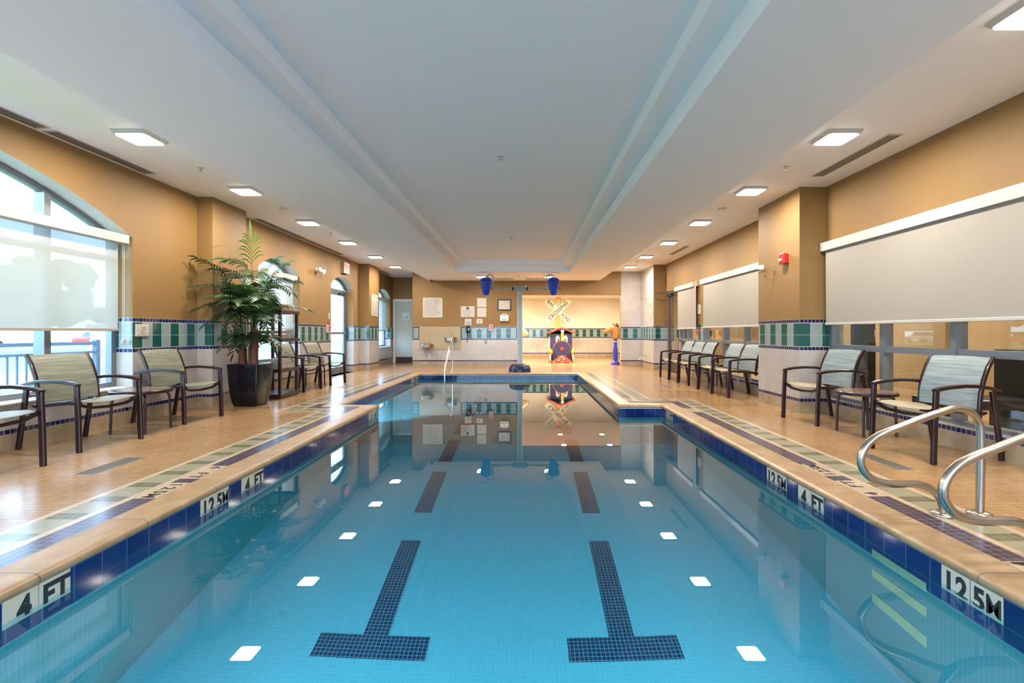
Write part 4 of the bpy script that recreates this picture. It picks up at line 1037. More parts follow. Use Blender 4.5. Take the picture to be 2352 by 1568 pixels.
# ================================================================== CEILING FITTINGS
M_DIFF = plain('glowing_diffuser', (.9, .88, .84), .5, emit=(1.0, .93, .82), es=DIFFUSER_EMIT)
def sq(h, z, c=.02): return rsq(h, z, c)
def loft(rings, cap0=True, cap1=True):
    mb = MB(); n = len(rings[0]); vs = [p for r_ in rings for p in r_]
    fs = [[i*n+k, i*n+(k+1) % n, (i+1)*n+(k+1) % n, (i+1)*n+k] for i in range(len(rings)-1) for k in range(n)]
    if cap0: fs.append(list(range(n))[::-1])
    if cap1: fs.append([(len(rings)-1)*n+k for k in range(n)])
    return mb.add(vs, fs)
cl = empty('ceiling_light')
loft([sq(.168, 0), sq(.166, -.012), sq(.150, -.034, .03), sq(.146, -.036, .03)]).build('light_housing', M_WHITE, cl, smooth=True, sharp=40)
loft([sq(.146, -.034, .035), sq(.143, -.042, .035)]).build('diffuser', M_DIFF, cl)
first = True; GLI = 'square ceiling lights'
names = ['nearest the camera', 'second from the camera', 'third from the camera', 'fourth from the camera', 'fifth from the camera', 'second from the far end', 'at the far end']
def place_light(x, y, z, lab):
    global first
    o_ = cl if first else copy_tree(cl); first = False
    o_.location = (x, y, z); tag(o_, lab, 'ceiling light', GLI)
ly = [y for y in LIGHT_Y if y > 2]
for k, y in enumerate(ly):
    if y > 3: place_light(-3.80, y, ZC, 'glowing square ceiling light over the left deck, '+['nearest the camera', 'second from the camera', 'third from the camera', 'third from the far end', 'second from the far end', 'farthest'][k-1])
    place_light(3.065, y, ZC, 'glowing square ceiling light over the right deck, '+['cut by the top right corner', 'second from the camera', 'third from the camera', 'fourth from the camera', 'third from the far end', 'second from the far end', 'farthest'][k])
for x, s_ in ((-1.27, 'left'), (.71, 'right')): place_light(x, 14.1, ZS, 'square ceiling light in the lower ceiling behind the %s blue bucket' % s_)
sp0 = empty('recessed_spotlight')
mb = MB(); mb.lathe([(.07, 0), (.085, 0), (.085, -.008), (.07, -.010)], seg=20); mb.build('trim_ring', M_WHITE, sp0)
mb = MB(); mb.lathe([(0, -.003), (.069, -.003), (.069, -.006), (0, -.006)], seg=20); mb.build('lens', plain('glowing_lens', (.9, .85, .7), .5, emit=(1, .85, .6), es=20), sp0)
for k, (x, y) in enumerate(SPOTS):
    o_ = sp0 if k == 0 else copy_tree(sp0); o_.location = (x, y, 2.55)
    tag(o_, 'small round spotlight in the ceiling of the bright play alcove', 'spotlight', 'spotlights in the play alcove')
def vent(x0, x1, y0, y1, z, lab, along='y'):
    r_ = tag(empty('slot_vent', ((x0+x1)/2, (y0+y1)/2, z)), lab, 'air vent', 'slot vents in the ceiling'); cx, cy = (x0+x1)/2, (y0+y1)/2
    mb = MB(); mb.b2(x0-cx, x1-cx, y0-cy, y1-cy, -.006, 0, bev=.002); mb.build('vent_frame', M_WHITE, r_)
    for k in (-1, 0, 1):
        mb = MB()
        if along == 'y': w_ = (x1-x0)*.28; mb.b2(k*w_-w_*.22, k*w_+w_*.22, y0-cy+.03, y1-cy-.03, -.0085, -.0055)
        else: w_ = (y1-y0)*.28; mb.b2(x0-cx+.03, x1-cx-.03, k*w_-w_*.22, k*w_+w_*.22, -.0085, -.0055)
        mb.build('slot', M_BLACK, r_)
vent(-4.65, -4.50, 1.3, 4.57, ZC, 'slot vent over the big arched window, running out of the left edge of the frame')
vent(-4.65, -4.50, 4.62, 5.88, ZC, 'slot vent beside the left wall, ending above the near arched window')
vent(-4.65, -4.52, 8.2, 10.05, ZC, 'slot vent beside the left wall above the palm and towel rack')
vent(-4.65, -4.52, 10.08, 12.0, ZC, 'slot vent beside the left wall above the emergency lamps')
vent(-4.62, -4.50, 14.9, 16.2, ZC, 'slot vent in the far left recess near the grey door')
vent(3.55, 3.70, 4.70, 5.98, ZC, 'slot vent in the right ceiling in front of the pillar')
vent(3.58, 3.70, 10.8, 12.0, ZC, 'slot vent in the right ceiling above the small blind')
vent(-.93, -.36, 14.77, 14.90, ZS, 'slot vent in the lower ceiling left of the play post', 'x')
vent(.0, .65, 14.77, 14.90, ZS, 'slot vent in the lower ceiling right of the play post', 'x')
spk = empty('sprinkler_head')
mb = MB(); mb.lathe([(0, 0), (.032, 0), (.030, -.006), (.012, -.010), (.008, -.03), (0, -.03)], seg=16); mb.build('escutcheon', M_WHITE, spk, smooth=True)
mb = MB(); mb.lathe([(0, -.044), (.02, -.043), (.02, -.041), (.004, -.040), (.004, -.028), (0, -.028)], seg=12); mb.build('deflector', M_CHROME, spk)
for k, (x, y, z, l) in enumerate(((-.275, 5.31, 3.02, 'sprinkler head in the middle of the tray ceiling, the nearer one'), (-.286, 9.78, 3.02, 'sprinkler head in the middle of the tray ceiling, the farther one'),
        (-3.82, 5.66, ZC, 'sprinkler head between the first two left ceiling lights'), (3.05, 5.63, ZC, 'sprinkler head between the first two whole right ceiling lights'),
        (-.20, 13.9, ZS, 'sprinkler head in the lower ceiling above the play post'), (-3.80, 9.4, ZC, 'sprinkler head between the third and fourth left lights'), (3.07, 13.2, ZC, 'sprinkler head between the last two right lights'))):
    o_ = spk if k == 0 else copy_tree(spk); o_.location = (x, y, z); tag(o_, l, 'sprinkler', 'ceiling sprinklers')
for x, y, l in ((-3.79, 7.53, 'flat round white disc in the left ceiling above the palm'), (3.08, 7.53, 'flat round white disc in the right ceiling above the pillar')):
    mb = MB(); mb.lathe([(0, 0), (.07, 0), (.066, -.008), (0, -.01)], seg=24); tag(mb.build('ceiling_disc', M_WHITE, loc=(x, y, ZC)), l, 'ceiling cover')
r = tag(empty('dome_camera', (-2.92, 15.0, ZS)), 'small dark dome camera at the left end of the lowered ceiling', 'camera')
mb = MB(); mb.lathe([(0, 0), (.065, 0), (.065, -.03), (.055, -.035), (0, -.035)], seg=20); mb.build('camera_base', M_WHITE, r, smooth=True, sharp=40)
mb = MB(); mb.lathe([(.048, -.034), (.044, -.06), (.025, -.078), (0, -.083)], seg=20); mb.build('dome', M_BLACK, r, smooth=True)

# ================================================================== BLINDS
def blind(name, x, y0, y1, ztop, zbot, xv, vy0, vy1, fab, lab, facing, chain=None, zv=None):
    r_ = tag(empty('roller_blind'), lab, 'roller blind', 'roller blinds')
    zt, zb = zv or (2.262, 2.15)
    mb = MB(); d = .11*facing; xa, xb = sorted((xv, xv-d)); mb.b2(xa, xb, vy0, vy1, zb, zt, bev=.004); mb.build('valance', M_WHITE if facing < 0 else plain('beige_valance', (.58, .52, .44), .5), r_)
    mb = MB(); n = 24; m_ = 6
    vs = []; fs = []
    for k in (0, 1):
        for j in range(m_+1):
            for i in range(n+1):
                y = y0+(y1-y0)*i/n; z = zbot+(zb+.03-zbot)*j/m_; vs.append((x+.004*math.sin(y*5.1)*(1-j/m_)+k*.0015, y, z))
    W_ = n+1; T_ = W_*(m_+1)
    for j in range(m_):
        for i in range(n):
            fs.append([j*W_+i, j*W_+i+1, (j+1)*W_+i+1, (j+1)*W_+i])
    mb.add(vs[:T_], fs); mb.build('blind_fabric', fab, r_, smooth=True, recalc=False)
    mb = MB(); mb.b2(x-.008, x+.008, y0, y1, zbot-.03, zbot+.002, bev=.005); mb.build('bottom_rail', M_WHITE if facing < 0 else plain('taupe_bottom_rail', (.36, .32, .26), .5), r_)
    if chain:
        for dy in (0, .02):
            mb = MB(); mb.tube([(x+.03*(-facing if facing < 0 else 1), chain+dy, zb+.02), (x+.03*(-facing if facing < 0 else 1), chain+dy, .98)], .0028, 6); mb.build('chain', M_WHITE, r_)
        mb = MB(); mb.lathe([(.03, -.008), (.034, 0), (.03, .008)], (x+.03, chain+.01, .965), 16, Matrix.Rotation(PI/2, 3, 'Y')); mb.build('chain_pulley', M_WHITE, r_)
    return r_
blind('a', -4.79, 1.0, 5.66, 2.2, 1.125, -4.69, .96, 5.70, M_BLIND_L, 'sheer cream roller blind over the big near arched window', 1, 5.69, (2.225, 2.125))
blind('b', -4.80, 8.52, 9.94, 2.2, 1.16, -4.72, 8.50, 9.98, M_BLIND_L, 'sheer cream roller blind in the arched window behind the palm', 1, None, (2.24, 2.14))
blind('c', -4.82, 15.26, 16.68, 2.2, 1.15, -4.74, 15.24, 16.70, M_BLIND_L, 'sheer cream roller blind in the farthest left arched window', 1, None, (2.24, 2.16))
blind('d', 3.955, .9, 6.335, 2.2, 1.205, 3.92, .8, 6.405, M_BLIND_R, 'big white roller blind on the right wall, nearest and widest', -1)
blind('e', 3.955, 7.60, 10.69, 2.2, 1.205, 3.92, 7.56, 10.84, M_BLIND_R, 'white roller blind on the right wall beyond the tiled pillar', -1)
blind('f', 3.955, 11.15, 12.49, 2.2, 1.19, 3.92, 11.29, 12.68, M_BLIND_R, 'narrow white roller blind beside the right glass door', -1)

# ================================================================== SIGNS AND WALL FITTINGS
def print_mat(name, a0, a1, z0, z1, pitch, axis, ink=(.25, .22, .2), paper=(.52, .475, .41), fill=.5, word=26):
    g = Graph(name, .45); x, y, z = g.xyz(); a = x if axis == 'x' else y
    row = ((z-z0)/pitch); line = row.fract().lt(fill)
    wn = g.white(g.comb((a*word).floor(), row.floor(), 3.0)); rl = g.white(g.comb(0.0, row.floor(), 9.0))
    inside = a.gt(a0)*a.lt(a1)*z.gt(z0)*z.lt(z1)
    if axis == 'x': inside = inside*(a.lt(rl*.35*(a1-a0)+(a1-(a1-a0)*.32)))
    m_ = inside*line*wn.gt(.10)*.8
    g.color(g.mix(m_, paper, ink)); return g.mat
def sign_x(nm, x0, x1, z0, z1, lab, Y=15.35, mat=None, title=None, ts=.06, tz=.9, t=.012, cat='sign', ink=M_GREYINK, group=None):
    r_ = tag(empty(nm), lab, cat, group)
    mb = MB(); mb.b2(x0, x1, Y-t, Y-.0005, z0, z1, bev=.002); bd = mb.build('board', mat or M_PAPER, r_)
    if title: text(title, ts, ink, bd, 'lettering', ((x0+x1)/2, Y-t-.0006, z0+(z1-z0)*tz), (1, 0, 0), (0, 0, 1), .001, .001)
    return r_
sign_x('pool_rules_sign', -3.266, -2.638, 1.552, 2.186, 'large white notice on the end wall headed Pool Rules', mat=print_mat('pool_rules_print', -3.22, -2.68, 1.60, 2.07, .030, 'x'), title='Pool Rules', ts=.095, tz=.885, ink=M_GREYINK)
r = sign_x('notice_sign', -2.057, -1.613, 1.566, 1.913, 'wide white notice with a small black square emblem on the end wall', mat=print_mat('notice_print', -1.98, -1.69, 1.60, 1.79, .034, 'x', fill=.35))
for (a, b_) in ((-1.878, -1.845), (-1.822, -1.795)):
    mb = MB(); mb.b2(a, b_, 15.336, 15.338, 1.805, 1.885); mb.build('emblem_bar', M_INK, r)
mb = MB(); mb.b2(-1.845, -1.822, 15.336, 15.338, 1.86, 1.885); mb.b2(-1.845, -1.822, 15.336, 15.338, 1.805, 1.83); mb.build('emblem_notch', M_INK, r)
sign_x('notice_sign', -1.535, -1.243, 1.884, 2.170, 'square white notice on the end wall, upper of the stacked pair', mat=print_mat('notice_print_upper', -1.49, -1.29, 1.93, 2.10, .030, 'x', ink=(.5, .46, .42), fill=.4), group='small white notices')
sign_x('notice_sign', -1.535, -1.243, 1.566, 1.861, 'square white notice on the end wall, lower of the stacked pair', mat=print_mat('notice_print_lower', -1.49, -1.29, 1.62, 1.78, .030, 'x', ink=(.55, .45, .42), fill=.4), group='small white notices')
sign_x('emergency_notice', -1.931, -1.716, 1.298, 1.511, 'small white notice with blue print just above the black wall phone', mat=print_mat('blue_notice_print', -1.90, -1.73, 1.31, 1.43, .028, 'x', ink=(.05, .12, .35), fill=.55), group='small white notices')
sign_x('small_notice', -1.559, -1.360, 1.358, 1.511, 'smallest white notice, below the stacked pair on the end wall', mat=print_mat('small_notice_print', -1.51, -1.41, 1.39, 1.48, .024, 'x', fill=.45), group='small white notices')
r = tag(empty('picture_frame'), 'black framed certificate on the end wall left of the grey post', 'picture frame')
mb = MB()
x0, x1, z0, z1 = -.882, -.454, 1.782, 2.129
mb.b2(x0, x1, 15.325, 15.349, z1-.03, z1); mb.b2(x0, x1, 15.325, 15.349, z0, z0+.03); mb.b2(x0, x0+.03, 15.325, 15.349, z0+.03, z1-.03); mb.b2(x1-.03, x1, 15.325, 15.349, z0+.03, z1-.03); mb.build('frame', M_BLACK, r)
mb = MB(); mb.b2(x0+.03, x1-.03, 15.34, 15.349, z0+.03, z1-.03); mb.build('print', print_mat('certificate_print', -.83, -.50, 1.83, 2.08, .02, 'x', ink=(.6, .5, .48), fill=.5), r)
r = tag(empty('first_aid_box', (-.665, 15.345, 1.54)), 'white first aid box with a carry handle under the black frame', 'first aid kit')
mb = MB(); mb.b2(-.137, .137, -.09, 0, -.10, .09, bev=.018); mb.build('case', M_WHT, r, smooth=True, sharp=40)
mb = MB(); mb.tube([(-.08, -.045, .085), (-.075, -.045, .115), (-.04, -.045, .128), (.04, -.045, .128), (.075, -.045, .115), (.08, -.045, .085)], .009, 8); mb.build('handle', M_WHT, r, smooth=True)
mb = MB(); mb.b2(-.008, .008, -.0925, -.089, .015, .065); mb.b2(-.025, .025, -.0925, -.089, .032, .048); mb.build('cross_mark', M_GREYINK, r)
mb = MB(); mb.b2(-.10, .10, -.0922, -.089, -.06, -.025); mb.build('print_band', print_mat('first_aid_print', -.1, .1, -.06, -.025, .02, 'x', fill=.6), r)
r = tag(empty('wall_phone', (-1.82, 15.345, 1.17)), 'black corded telephone on the teal tiles of the end wall', 'telephone')
mb = MB(); mb.b2(-.06, .055, -.05, 0, -.12, .12, bev=.012); mb.build('phone_body', M_BLACK, r, smooth=True, sharp=40)
mb = MB(); mb.bar([(-.035, -.055, .11), (-.035, -.085, .08), (-.035, -.085, -.06), (-.035, -.055, -.09)], .045, .03, up=(0, 1, 0)); mb.build('handset', M_BLACK, r, smooth=True)
mb = MB(); mb.tube([(-.03+.012*math.sin(i*1.9), -.04, -.12-.30*math.sin(i/20*PI)**.6*(1 if i < 21 else 0)) for i in range(20)]+[(.0, -.02, -.12)], .005, 6); mb.build('cord', M_BLACK, r, smooth=True)
mb = MB(); mb.b2(.005, .035, -.053, -.05, -.02, .04); mb.build('keypad', M_WHT, r)
for x, l in ((-1.52, 'left'), (-1.42, 'right')):
    mb = MB(); mb.lathe([(.0, .02), (.012, .02), (.02, .012), (.038, .01), (.042, 0)], (0, 0, 0), 20, Matrix.Rotation(PI/2, 3, 'X')); tag(mb.build('chrome_knob', M_CHROME, smooth=True, loc=(x, 15.349, 1.19)), 'round chrome wall knob below the smallest notice, %s one of two' % l, 'knob', 'chrome wall knobs')
def fire_pull(loc, axis, lab):
    r_ = tag(empty('alarm_pull_station', loc), lab, 'fire alarm')
    R = Matrix.Identity(3) if axis == 'x' else Matrix.Rotation(PI/2, 3, 'Z')
    def bb(n_, c, d, m_, bev=.004):
        mb = MB(); mb.box(R @ Vector(c), d, R, bev=bev); return mb.build(n_, m_, r_)
    bb('clear_cover', (0, -.035, 0), (.13, .07, .20), plain('frosted_clear_cover', (.55, .42, .38), .2), .01); bb('pull_body', (0, -.075, .01), (.08, .02, .11), M_RED); bb('top_cap', (0, -.05, .115), (.10, .06, .03), M_RED); bb('pull_bar', (0, -.09, 0), (.06, .012, .02), M_WHT)
fire_pull((-1.09, 15.345, 1.23), 'x', 'red fire alarm pull station in a clear cover on the end wall tiles')
fire_pull((-4.695, 11.37, 1.17), 'y', 'red fire alarm pull station in a clear cover beside the arched glass door')
def plate(x0, x1, y0, y1, z0, z1, lab, nm='wall_outlet', mat=None, cat='outlet', gp=None):
    r_ = tag(empty(nm), lab, cat, gp); mb = MB(); mb.b2(x0, x1, y0, y1, z0, z1, bev=.003); mb.build('cover_plate', mat or M_WHITE, r_)
    mb = MB(); a, b_ = (y1-y0), (x1-x0)
    cx, cy, cz = (x0+x1)/2, (y0+y1)/2, (z0+z1)/2
    if b_ > a: mb.b2(cx-.016, cx+.016, y0-.003, y0, cz-.03, cz+.03)
    else:
        xx = x1 if cx < 0 else x0; sg = 1 if cx < 0 else -1; mb.b2(min(xx, xx+sg*.003), max(xx, xx+sg*.003), cy-.016, cy+.016, cz-.03, cz+.03)
    mb.build('insert', plain('grey_insert', (.45, .44, .42), .4), r_)
plate(-3.11, -3.02, 15.335, 15.349, .26, .41, 'white outlet plate on the end wall under the low drinking fountain', gp='outlet plates')
plate(-.85, -.77, 15.335, 15.349, .27, .38, 'white outlet plate low on the end wall left of the post', gp='outlet plates')
plate(-1.30, -1.23, 15.33, 15.349, .73, .83, 'small dark grey wall switch just below the green tile band', nm='wall_switch', mat=plain('grey_switch_plate', (.2, .2, .2), .4), cat='switch')
plate(-4.699, -4.685, 11.46, 11.55, 1.40, 1.54, 'pale light switch on the wall just left of the arched glass door', nm='light_switch', cat='switch')
# drinking fountain
r = tag(empty('drinking_fountain', (-2.72, 15.349, .9)), 'stainless steel wall panel with two drinking fountain basins at different heights', 'drinking fountain')
mb = MB(); mb.b2(-.66, .66, -.014, 0, -.37, .36, bev=.002); mb.build('back_panel', plain('brushed_steel_panel', (.40, .28, .16), .42, .75, vary=.3, scale=1.6), r)
for x, z, l in ((-.385, -.245, 'l'), (.36, -.035, 'h')):
    pts = [(-.18, 0), (-.18, -.16), (-.15, -.26), (-.08, -.33), (.08, -.33), (.15, -.26), (.18, -.16), (.18, 0)]
    mb = MB(); n_ = len(pts); vs = [(x+a, b_-.014, z+.06) for a, b_ in pts]+[(x+a, b_-.014, z-.05) for a, b_ in pts]+[(x+a*.8, b_*.75-.014, z-.10) for a, b_ in pts]
    vs += [(x+a*.88, b_*.92-.014, z+.06) for a, b_ in pts]+[(x+a*.7, b_*.75-.014, z+.02) for a, b_ in pts]
    fs = []
    for A, B_ in ((0, 1), (1, 2), (0, 3), (3, 4)):
        for k in range(n_): fs.append([A*n_+k, A*n_+(k+1) % n_, B_*n_+(k+1) % n_, B_*n_+k])
    fs.append([2*n_+k for k in range(n_)]); fs.append([4*n_+k for k in range(n_)])
    mb.add(vs, fs); bs = mb.build('basin', M_STEEL, r, smooth=True, sharp=30)
    mb = MB(); mb.tube([(x+.06, -.08, z+.04), (x+.06, -.08, z+.11), (x+.05, -.10, z+.135), (x+.03, -.13, z+.13)], .010, 8); mb.build('spout', M_CHROME, bs, smooth=True)
    mb = MB(); mb.lathe([(.028, 0), (.028, .008), (.02, .014), (0, .014)], (x-.085, -.335, z), 16, Matrix.Rotation(PI/2, 3, 'X')); mb.build('push_button', M_GREYINK, bs, smooth=True)
# left wall fittings
r = tag(empty('caution_sign'), 'tall white notice headed CAUTION on the far left pillar', 'sign')
mb = MB(); mb.b2(-4.4295, -4.418, 13.84, 14.42, 1.55, 2.19, bev=.002); bd = mb.build('board', print_mat('caution_print', 13.9, 14.36, 1.60, 2.0, .05, 'y', fill=.45), r)
text('CAUTION', .115, M_GREYINK, bd, 'lettering', (-4.4175, 14.13, 2.10), (0, 1, 0), (0, 0, 1), .001, .001)
r = tag(empty('framed_notice'), 'small framed notice on the tiles right of the big arched window', 'sign')
mb = MB(); mb.b2(-4.699, -4.682, 5.79, 5.99, 1.03, 1.18, bev=.004); bd = mb.build('frame', M_PAPER, r)
mb = MB(); mb.b2(-4.683, -4.6795, 5.805, 5.975, 1.043, 1.167); mb.build('print', print_mat('framed_notice_print', 5.85, 5.93, 1.06, 1.15, .023, 'y', ink=(.15, .10, .08), fill=.5, word=40), r)
r = tag(empty('emergency_light', (-4.699, 10.83, 2.47)), 'twin head emergency lamp high on the left wall before the exit door', 'emergency light')
mb = MB(); mb.b2(0, .035, -.06, .06, -.03, .05, bev=.008); mb.build('bracket', M_WHT, r)
for s in (-1, 1):
    mb = MB(); mb.lathe([(0, -.03), (.03, -.03), (.05, .02), (.052, .05), (.048, .055), (0, .05)], (.09, s*.10, 0), 20, Matrix.Rotation(PI/2+.25*s, 3, 'Y') @ Matrix.Rotation(.2, 3, 'X')); mb.build('lamp_head', M_WHT, r, smooth=True, sharp=40)
    mb = MB(); mb.tube([(.03, s*.02, .01), (.07, s*.08, 0)], .012, 8); mb.build('swivel', M_WHT, r)
r = tag(empty('exit_sign', (-4.699, 12.44, 2.735)), 'red illuminated EXIT sign in a metal case above the arched glass door', 'exit sign')
mb = MB(); mb.b2(0, .09, -.18, .18, -.14, .14, bev=.006); cs_ = mb.build('case', plain('brushed_grey_metal', (.36, .32, .30), .35, .7), r)
mb = MB(); mb.b2(.0901, .094, -.135, .135, -.09, .09); mb.build('lit_face', plain('dark_red_exit_face', (.30, .02, .02), .4, emit=(1, .03, .03), es=.25), r)
text('EXIT', .13, plain('pale_exit_letters', (.5, .04, .04), .4, emit=(1, .06, .05), es=1.1), r, 'lettering', (.0945, 0, 0), (0, 1, 0), (0, 0, 1), .001, .002)
# right wall fittings
r = tag(empty('fire_alarm_strobe', (3.66, 6.74, 2.11)), 'red fire alarm horn and strobe on the right pillar', 'fire alarm')
mb = MB(); mb.b2(-.045, 0, -.06, .06, -.07, .065, bev=.006); mb.build('back_box', M_RED, r)
mb = MB(); mb.b2(-.075, -.045, -.066, .066, -.075, .075, bev=.01); mb.build('horn_face', M_RED, r)
mb = MB(); mb.b2(-.105, -.075, -.03, .03, -.035, .0, bev=.012); mb.build('strobe_lens', M_WHT, r, smooth=True)
r = tag(empty('motion_sensor', (3.66, 7.42, 2.075)), 'small round white sensor at the far edge of the right pillar', 'sensor')
mb = MB(); mb.lathe([(.0, 0), (.045, 0), (.045, .03), (.035, .055), (.015, .065), (0, .066)], (0, 0, 0), 20, Matrix.Rotation(-PI/2, 3, 'Y')); mb.build('sensor_shell', M_WHT, r, smooth=True, sharp=60)
mb = MB(); mb.lathe([(.0, .05), (.022, .055), (.018, .07), (0, .074)], (0, 0, -.01), 14, Matrix.Rotation(-PI/2, 3, 'Y')); mb.build('sensor_lens', plain('milky_lens', (.7, .68, .66), .2), r, smooth=True)
r = tag(empty('wall_hook', (3.655, 7.05, 1.90)), 'brass J shaped hook on the right pillar below the fire alarm', 'hook')
mb = MB(); mb.tube([(-.005, 0, .08), (-.012, 0, .03), (-.015, 0, -.01), (-.035, .01, -.035), (-.07, .02, -.042), (-.10, .03, -.028), (-.125, .04, .005)], .007, 8); mb.build('hook_rod', plain('aged_brass', (.25, .17, .07), .35, .9), r, smooth=True)
mb = MB(); mb.lathe([(0, -.012), (.012, 0), (0, .012)], (-.127, .041, .008), 10); mb.build('knob_end', plain('dark_brass', (.10, .06, .03), .4, .8), r, smooth=True)
mb = MB(); mb.b2(4.003, 4.019, 11.0, 11.18, 1.50, 1.72, bev=.002); tag(mb.build('notice_sign', print_mat('wall_notice_print', 11.05, 11.13, 1.54, 1.69, .035, 'y', word=60)), 'small white notice on the wall between the two far right blinds', 'sign')
mb = MB(); mb.b2(3.96, 4.019, 11.12, 11.27, 2.15, 2.27, bev=.008); tag(mb.build('speaker_box', plain('tan_plastic', (.46, .34, .16), .5)), 'small tan box on the wall at the end of the narrow right blind', 'speaker')
# shower
def shower(y, z, lab, up):
    r_ = tag(empty('shower', (3.68, y, z)), lab, 'shower')
    mb = MB(); mb.lathe([(0, 0), (.035, 0), (.03, .012), (0, .016)], (0, 0, 0), 16, Matrix.Rotation(-PI/2, 3, 'Y')); mb.build('flange', M_CHROME, r_, smooth=True)
    mb = MB(); mb.tube([(0, 0, 0), (-.07, 0, .0), (-.13, 0, -.035), (-.17, 0, -.075)], .011, 8); mb.build('arm', M_CHROME, r_, smooth=True)
    mb = MB(); mb.lathe([(.012, .03), (.018, .0), (.045, -.045), (.045, -.055), (0, -.055)], (-.18, 0, -.085), 20, Matrix.Rotation(.8, 3, 'Y')); mb.build('spray_head', M_CHROME, r_, smooth=True, sharp=50)
shower(14.65, 2.11, 'chrome shower head high on the tiled shower corner wall', 1)
shower(14.65, .37, 'low chrome spray head near the floor of the shower corner', 0)
r = tag(empty('shower_valve', (3.68, 14.65, 1.26)), 'chrome shower valve lever at the blue tile border', 'tap')
mb = MB(); mb.lathe([(0, 0), (.06, 0), (.055, .01), (.02, .02), (.018, .05), (0, .05)], (0, 0, 0), 20, Matrix.Rotation(-PI/2, 3, 'Y')); mb.build('escutcheon', M_CHROME, r, smooth=True, sharp=50)
mb = MB(); mb.bar([(-.05, 0, 0), (-.09, 0, -.01), (-.16, .0, -.03)], .02, .012, up=(0, 0, 1)); mb.build('lever', M_CHROME, r, smooth=True)
mb = MB(); mb.b2(3.668, 3.679, 13.98, 14.25, 1.50, 1.98, bev=.002); r = tag(mb.build('shower_notice', print_mat('shower_notice_print', 14.02, 14.2, 1.53, 1.74, .045, 'y', word=30, fill=.3)), 'tall white notice with a black symbol on the shower wall', 'sign')
mb = MB(); mb.b2(3.666, 3.668, 14.09, 14.14, 1.79, 1.93); mb.build('symbol', M_INK, r)
# floor drains
def grate(x, y, lx, ly, lab, n=9):
    r_ = tag(empty('floor_grate', (x, y, 0)), lab, 'floor drain', 'floor drains')
    g = Graph('perforated_grate', .4, .3); X, Y, Z = g.xyz(); j = (X*55+200).fract().lt(.45)*(Y*30+200).fract().lt(.6)
    g.color(g.mix(j, (.17, .15, .12), (.01, .008, .008)))
    mb = MB(); mb.b2(-lx/2, lx/2, -ly/2, ly/2, -.004, .002); mb.build('perforated_plate', g.mat, r_)
    mb = MB(); e = .008
    mb.b2(-lx/2-e, lx/2+e, -ly/2-e, -ly/2, -.004, .003); mb.b2(-lx/2-e, lx/2+e, ly/2, ly/2+e, -.004, .003); mb.b2(-lx/2-e, -lx/2, -ly/2, ly/2, -.004, .003); mb.b2(lx/2, lx/2+e, -ly/2, ly/2, -.004, .003)
    mb.build('rim', M_GREYINK, r_)
grate(-3.355, 3.90, .14, .50, 'long perforated drain in the left deck in front of the chairs')
grate(2.995, 4.02, .125, .47, 'long perforated drain in the right deck behind the grab rails')
grate(-3.60, 9.6, .14, .48, 'perforated drain in the left deck before the far armchairs')
grate(2.80, 9.6, .14, .50, 'perforated drain in the right deck facing the row of armchairs')
mb = MB(); mb.lathe([(0, .002), (.05, .002), (.055, 0)], seg=20); tag(mb.build('shower_drain', M_GREYINK, loc=(3.38, 14.75, 0)), 'small round drain in the floor of the shower corner', 'floor drain')

# ================================================================== NEXT ROOM AND OUTSIDE
r = tag(empty('locker', (6.15, 8.77, 0)), 'tall dark blue grey cabinet in the room behind the right windows', 'cabinet')
mb = MB(); mb.b2(-.075, .075, -.22, .22, 0, 1.95, bev=.006); mb.build('cabinet_body', plain('dark_slate_paint', (.05, .07, .10), .3), r)
mb = MB(); mb.b2(-.07, .07, -.232, -.221, .05, .9, bev=.003); mb.build('lower_door', M_BLACK, r)
mb = MB(); mb.b2(.03, .05, -.25, -.219, 1.0, 1.12, bev=.004); mb.build('handle', M_CHROME, r)
r = tag(empty('low_bench', (5.0, 5.35, 0)), 'low black bench on the floor behind the right windows', 'bench')
mb = MB(); mb.b2(-.55, .45, -.2, .2, .24, .36, bev=.02); mb.build('bench_pad', M_BLACK, r)
for x in (-.45, .35):
    mb = MB(); mb.b2(x-.03, x+.03, -.17, .17, 0, .24, bev=.004); mb.build('leg', M_BLACK, r)
r = tag(empty('media_cabinet', (5.85, 5.45, 0)), 'black cabinet at the right frame edge in the room behind the windows', 'cabinet')
mb = MB(); mb.b2(-.3, .3, -.25, .25, .05, .88, bev=.006); mb.build('cabinet_body', M_BLACK, r)
mb = MB(); mb.b2(-.28, .28, -.262, -.251, .10, .84, bev=.003); mb.build('door', plain('smoked_black', (.02, .02, .025), .15), r)
mb = MB(); mb.b2(-.28, .28, -.22, .22, 0, .05); mb.build('plinth', M_BLACK, r)

rl = tag(empty('balcony_railing', (-7.0, 0, 0)), 'dark metal railing with thin balusters outside the big window', 'railing')
M_RAIL = plain('slate_blue_railing', (.10, .13, .17), .5)
for z, h in ((.93, .05), (.78, .035), (.36, .035)):
    mb = MB(); mb.b2(-.025, .025, -2.0, 7.85, z-h, z); mb.build('rail', M_RAIL, rl)
for y in (-2.0, 1.3, 4.6, 7.85):
    mb = MB(); mb.b2(-.035, .035, y-.035, y+.035, -.25, .96); mb.build('post', M_RAIL, rl)
k_ = 0; y = 2.0
while y < 7.75:
    mb = MB(); mb.b2(-.009, .009, y-.009, y+.009, .34, .76); mb.build('baluster', M_RAIL, rl); y += .125
mb = MB(); mb.b2(-.22, .22, -.22, .22, -.25, 1.15); mb.b2(-.26, .26, -.26, .26, 1.15, 1.22)
tag(mb.build('stone_pier', plain('pale_stone', (.62, .60, .58), .8, vary=.2, scale=12), loc=(-7.0, 8.2, 0)), 'pale stone pier at the end of the outside railing', 'pillar')
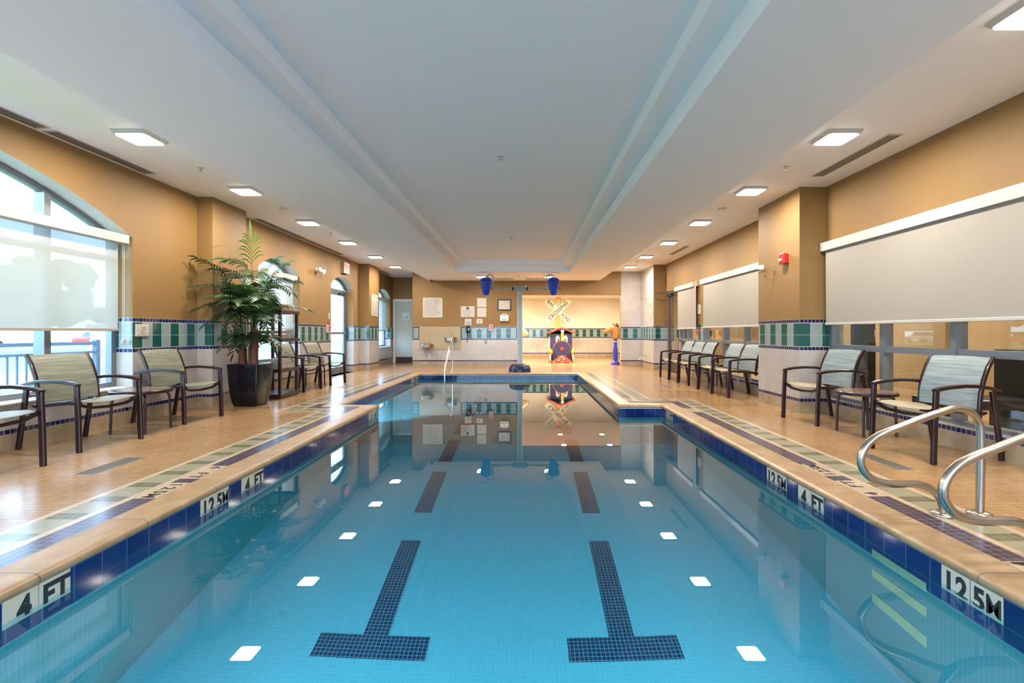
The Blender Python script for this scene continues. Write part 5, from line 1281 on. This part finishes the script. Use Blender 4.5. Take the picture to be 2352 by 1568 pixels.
M_TREE = plain('outdoor_foliage', (.12, .19, .09), .8, vary=.5, scale=6); M_BARK = plain('tree_bark', (.12, .08, .05), .9)
tr0 = random.Random(3)
for k, (x, y, hh, rr) in enumerate(((-30, 15, 5.0, 2.3), (-31, 21, 6.2, 2.6), (-30, 27, 5.2, 2.4), (-33, 33, 6.6, 2.9), (-32, 40, 5.6, 2.7), (-36, 48, 7.2, 3.2), (-40, 62, 8.5, 4.0))):
    r = tag(empty('garden_tree', (x, y, -.25)), 'leafy green tree seen hazily through the left windows', 'tree', 'trees outside the left windows')
    mb = MB(); mb.tube([(0, 0, 0), (.1, 0, hh*.3), (0, .1, hh*.6)], .16, 8, scales=[1.2, 1, .6]); mb.build('trunk', M_BARK, r, smooth=True)
    bm = bmesh.new()
    for q in range(26):
        c = Vector((tr0.uniform(-.6, .6)*rr, tr0.uniform(-.85, .85)*rr, hh*.62+tr0.uniform(-.5, .6)*rr)); ms = Matrix.Translation(c) @ Matrix.Scale(rr*tr0.uniform(.16, .36), 4)
        bmesh.ops.create_icosphere(bm, subdivisions=3, radius=1, matrix=ms)
    for v in bm.verts: v.co += Vector((tr0.uniform(-1, 1), tr0.uniform(-1, 1), tr0.uniform(-1, 1)))*.14
    me = bpy.data.meshes.new('crown'); bm.to_mesh(me); bm.free(); me.materials.append(M_TREE)
    o_ = bpy.data.objects.new('crown', me); COL.objects.link(o_); o_.parent = r
for k, (y, c) in enumerate(((9, (.6, .05, .04)), (12.5, (.75, .75, .78)), (16.2, (.55, .06, .05)), (20.5, (.7, .7, .72)))):
    r = tag(empty('parked_car', (-46, y*3.2, -.25)), ('red' if c[0] < .65 else 'silver')+' car parked beyond the lawn, '+['nearest', 'second', 'third', 'farthest'][k]+' in its row', 'car', 'cars parked beyond the lawn')
    mp = plain('car_paint_%d' % k, c, .25)
    mb = MB(); mb.prism([(-2.1, .28), (2.1, .28), (2.12, .62), (1.9, .78), (1.15, .86), (-1.3, .88), (-2.0, .84), (-2.12, .6)], lambda a, b_, d: (d, a, b_), -.85, .85); mb.build('car_body', mp, r)
    mb = MB(); mb.prism([(-1.25, .87), (1.1, .86), (.55, 1.38), (-.75, 1.40)], lambda a, b_, d: (d, a, b_), -.72, .72); mb.build('cabin', plain('car_glass', (.05, .06, .07), .1), r)
    for sx in (-.78, .78):
        for sy in (-1.3, 1.3):
            mb = MB(); mb.lathe([(0, -.09), (.30, -.09), (.32, -.05), (.32, .05), (.30, .09), (0, .09)], (sx, sy, .32), 18, Matrix.Rotation(PI/2, 3, 'Y')); mb.build('wheel', M_BLACK, r)
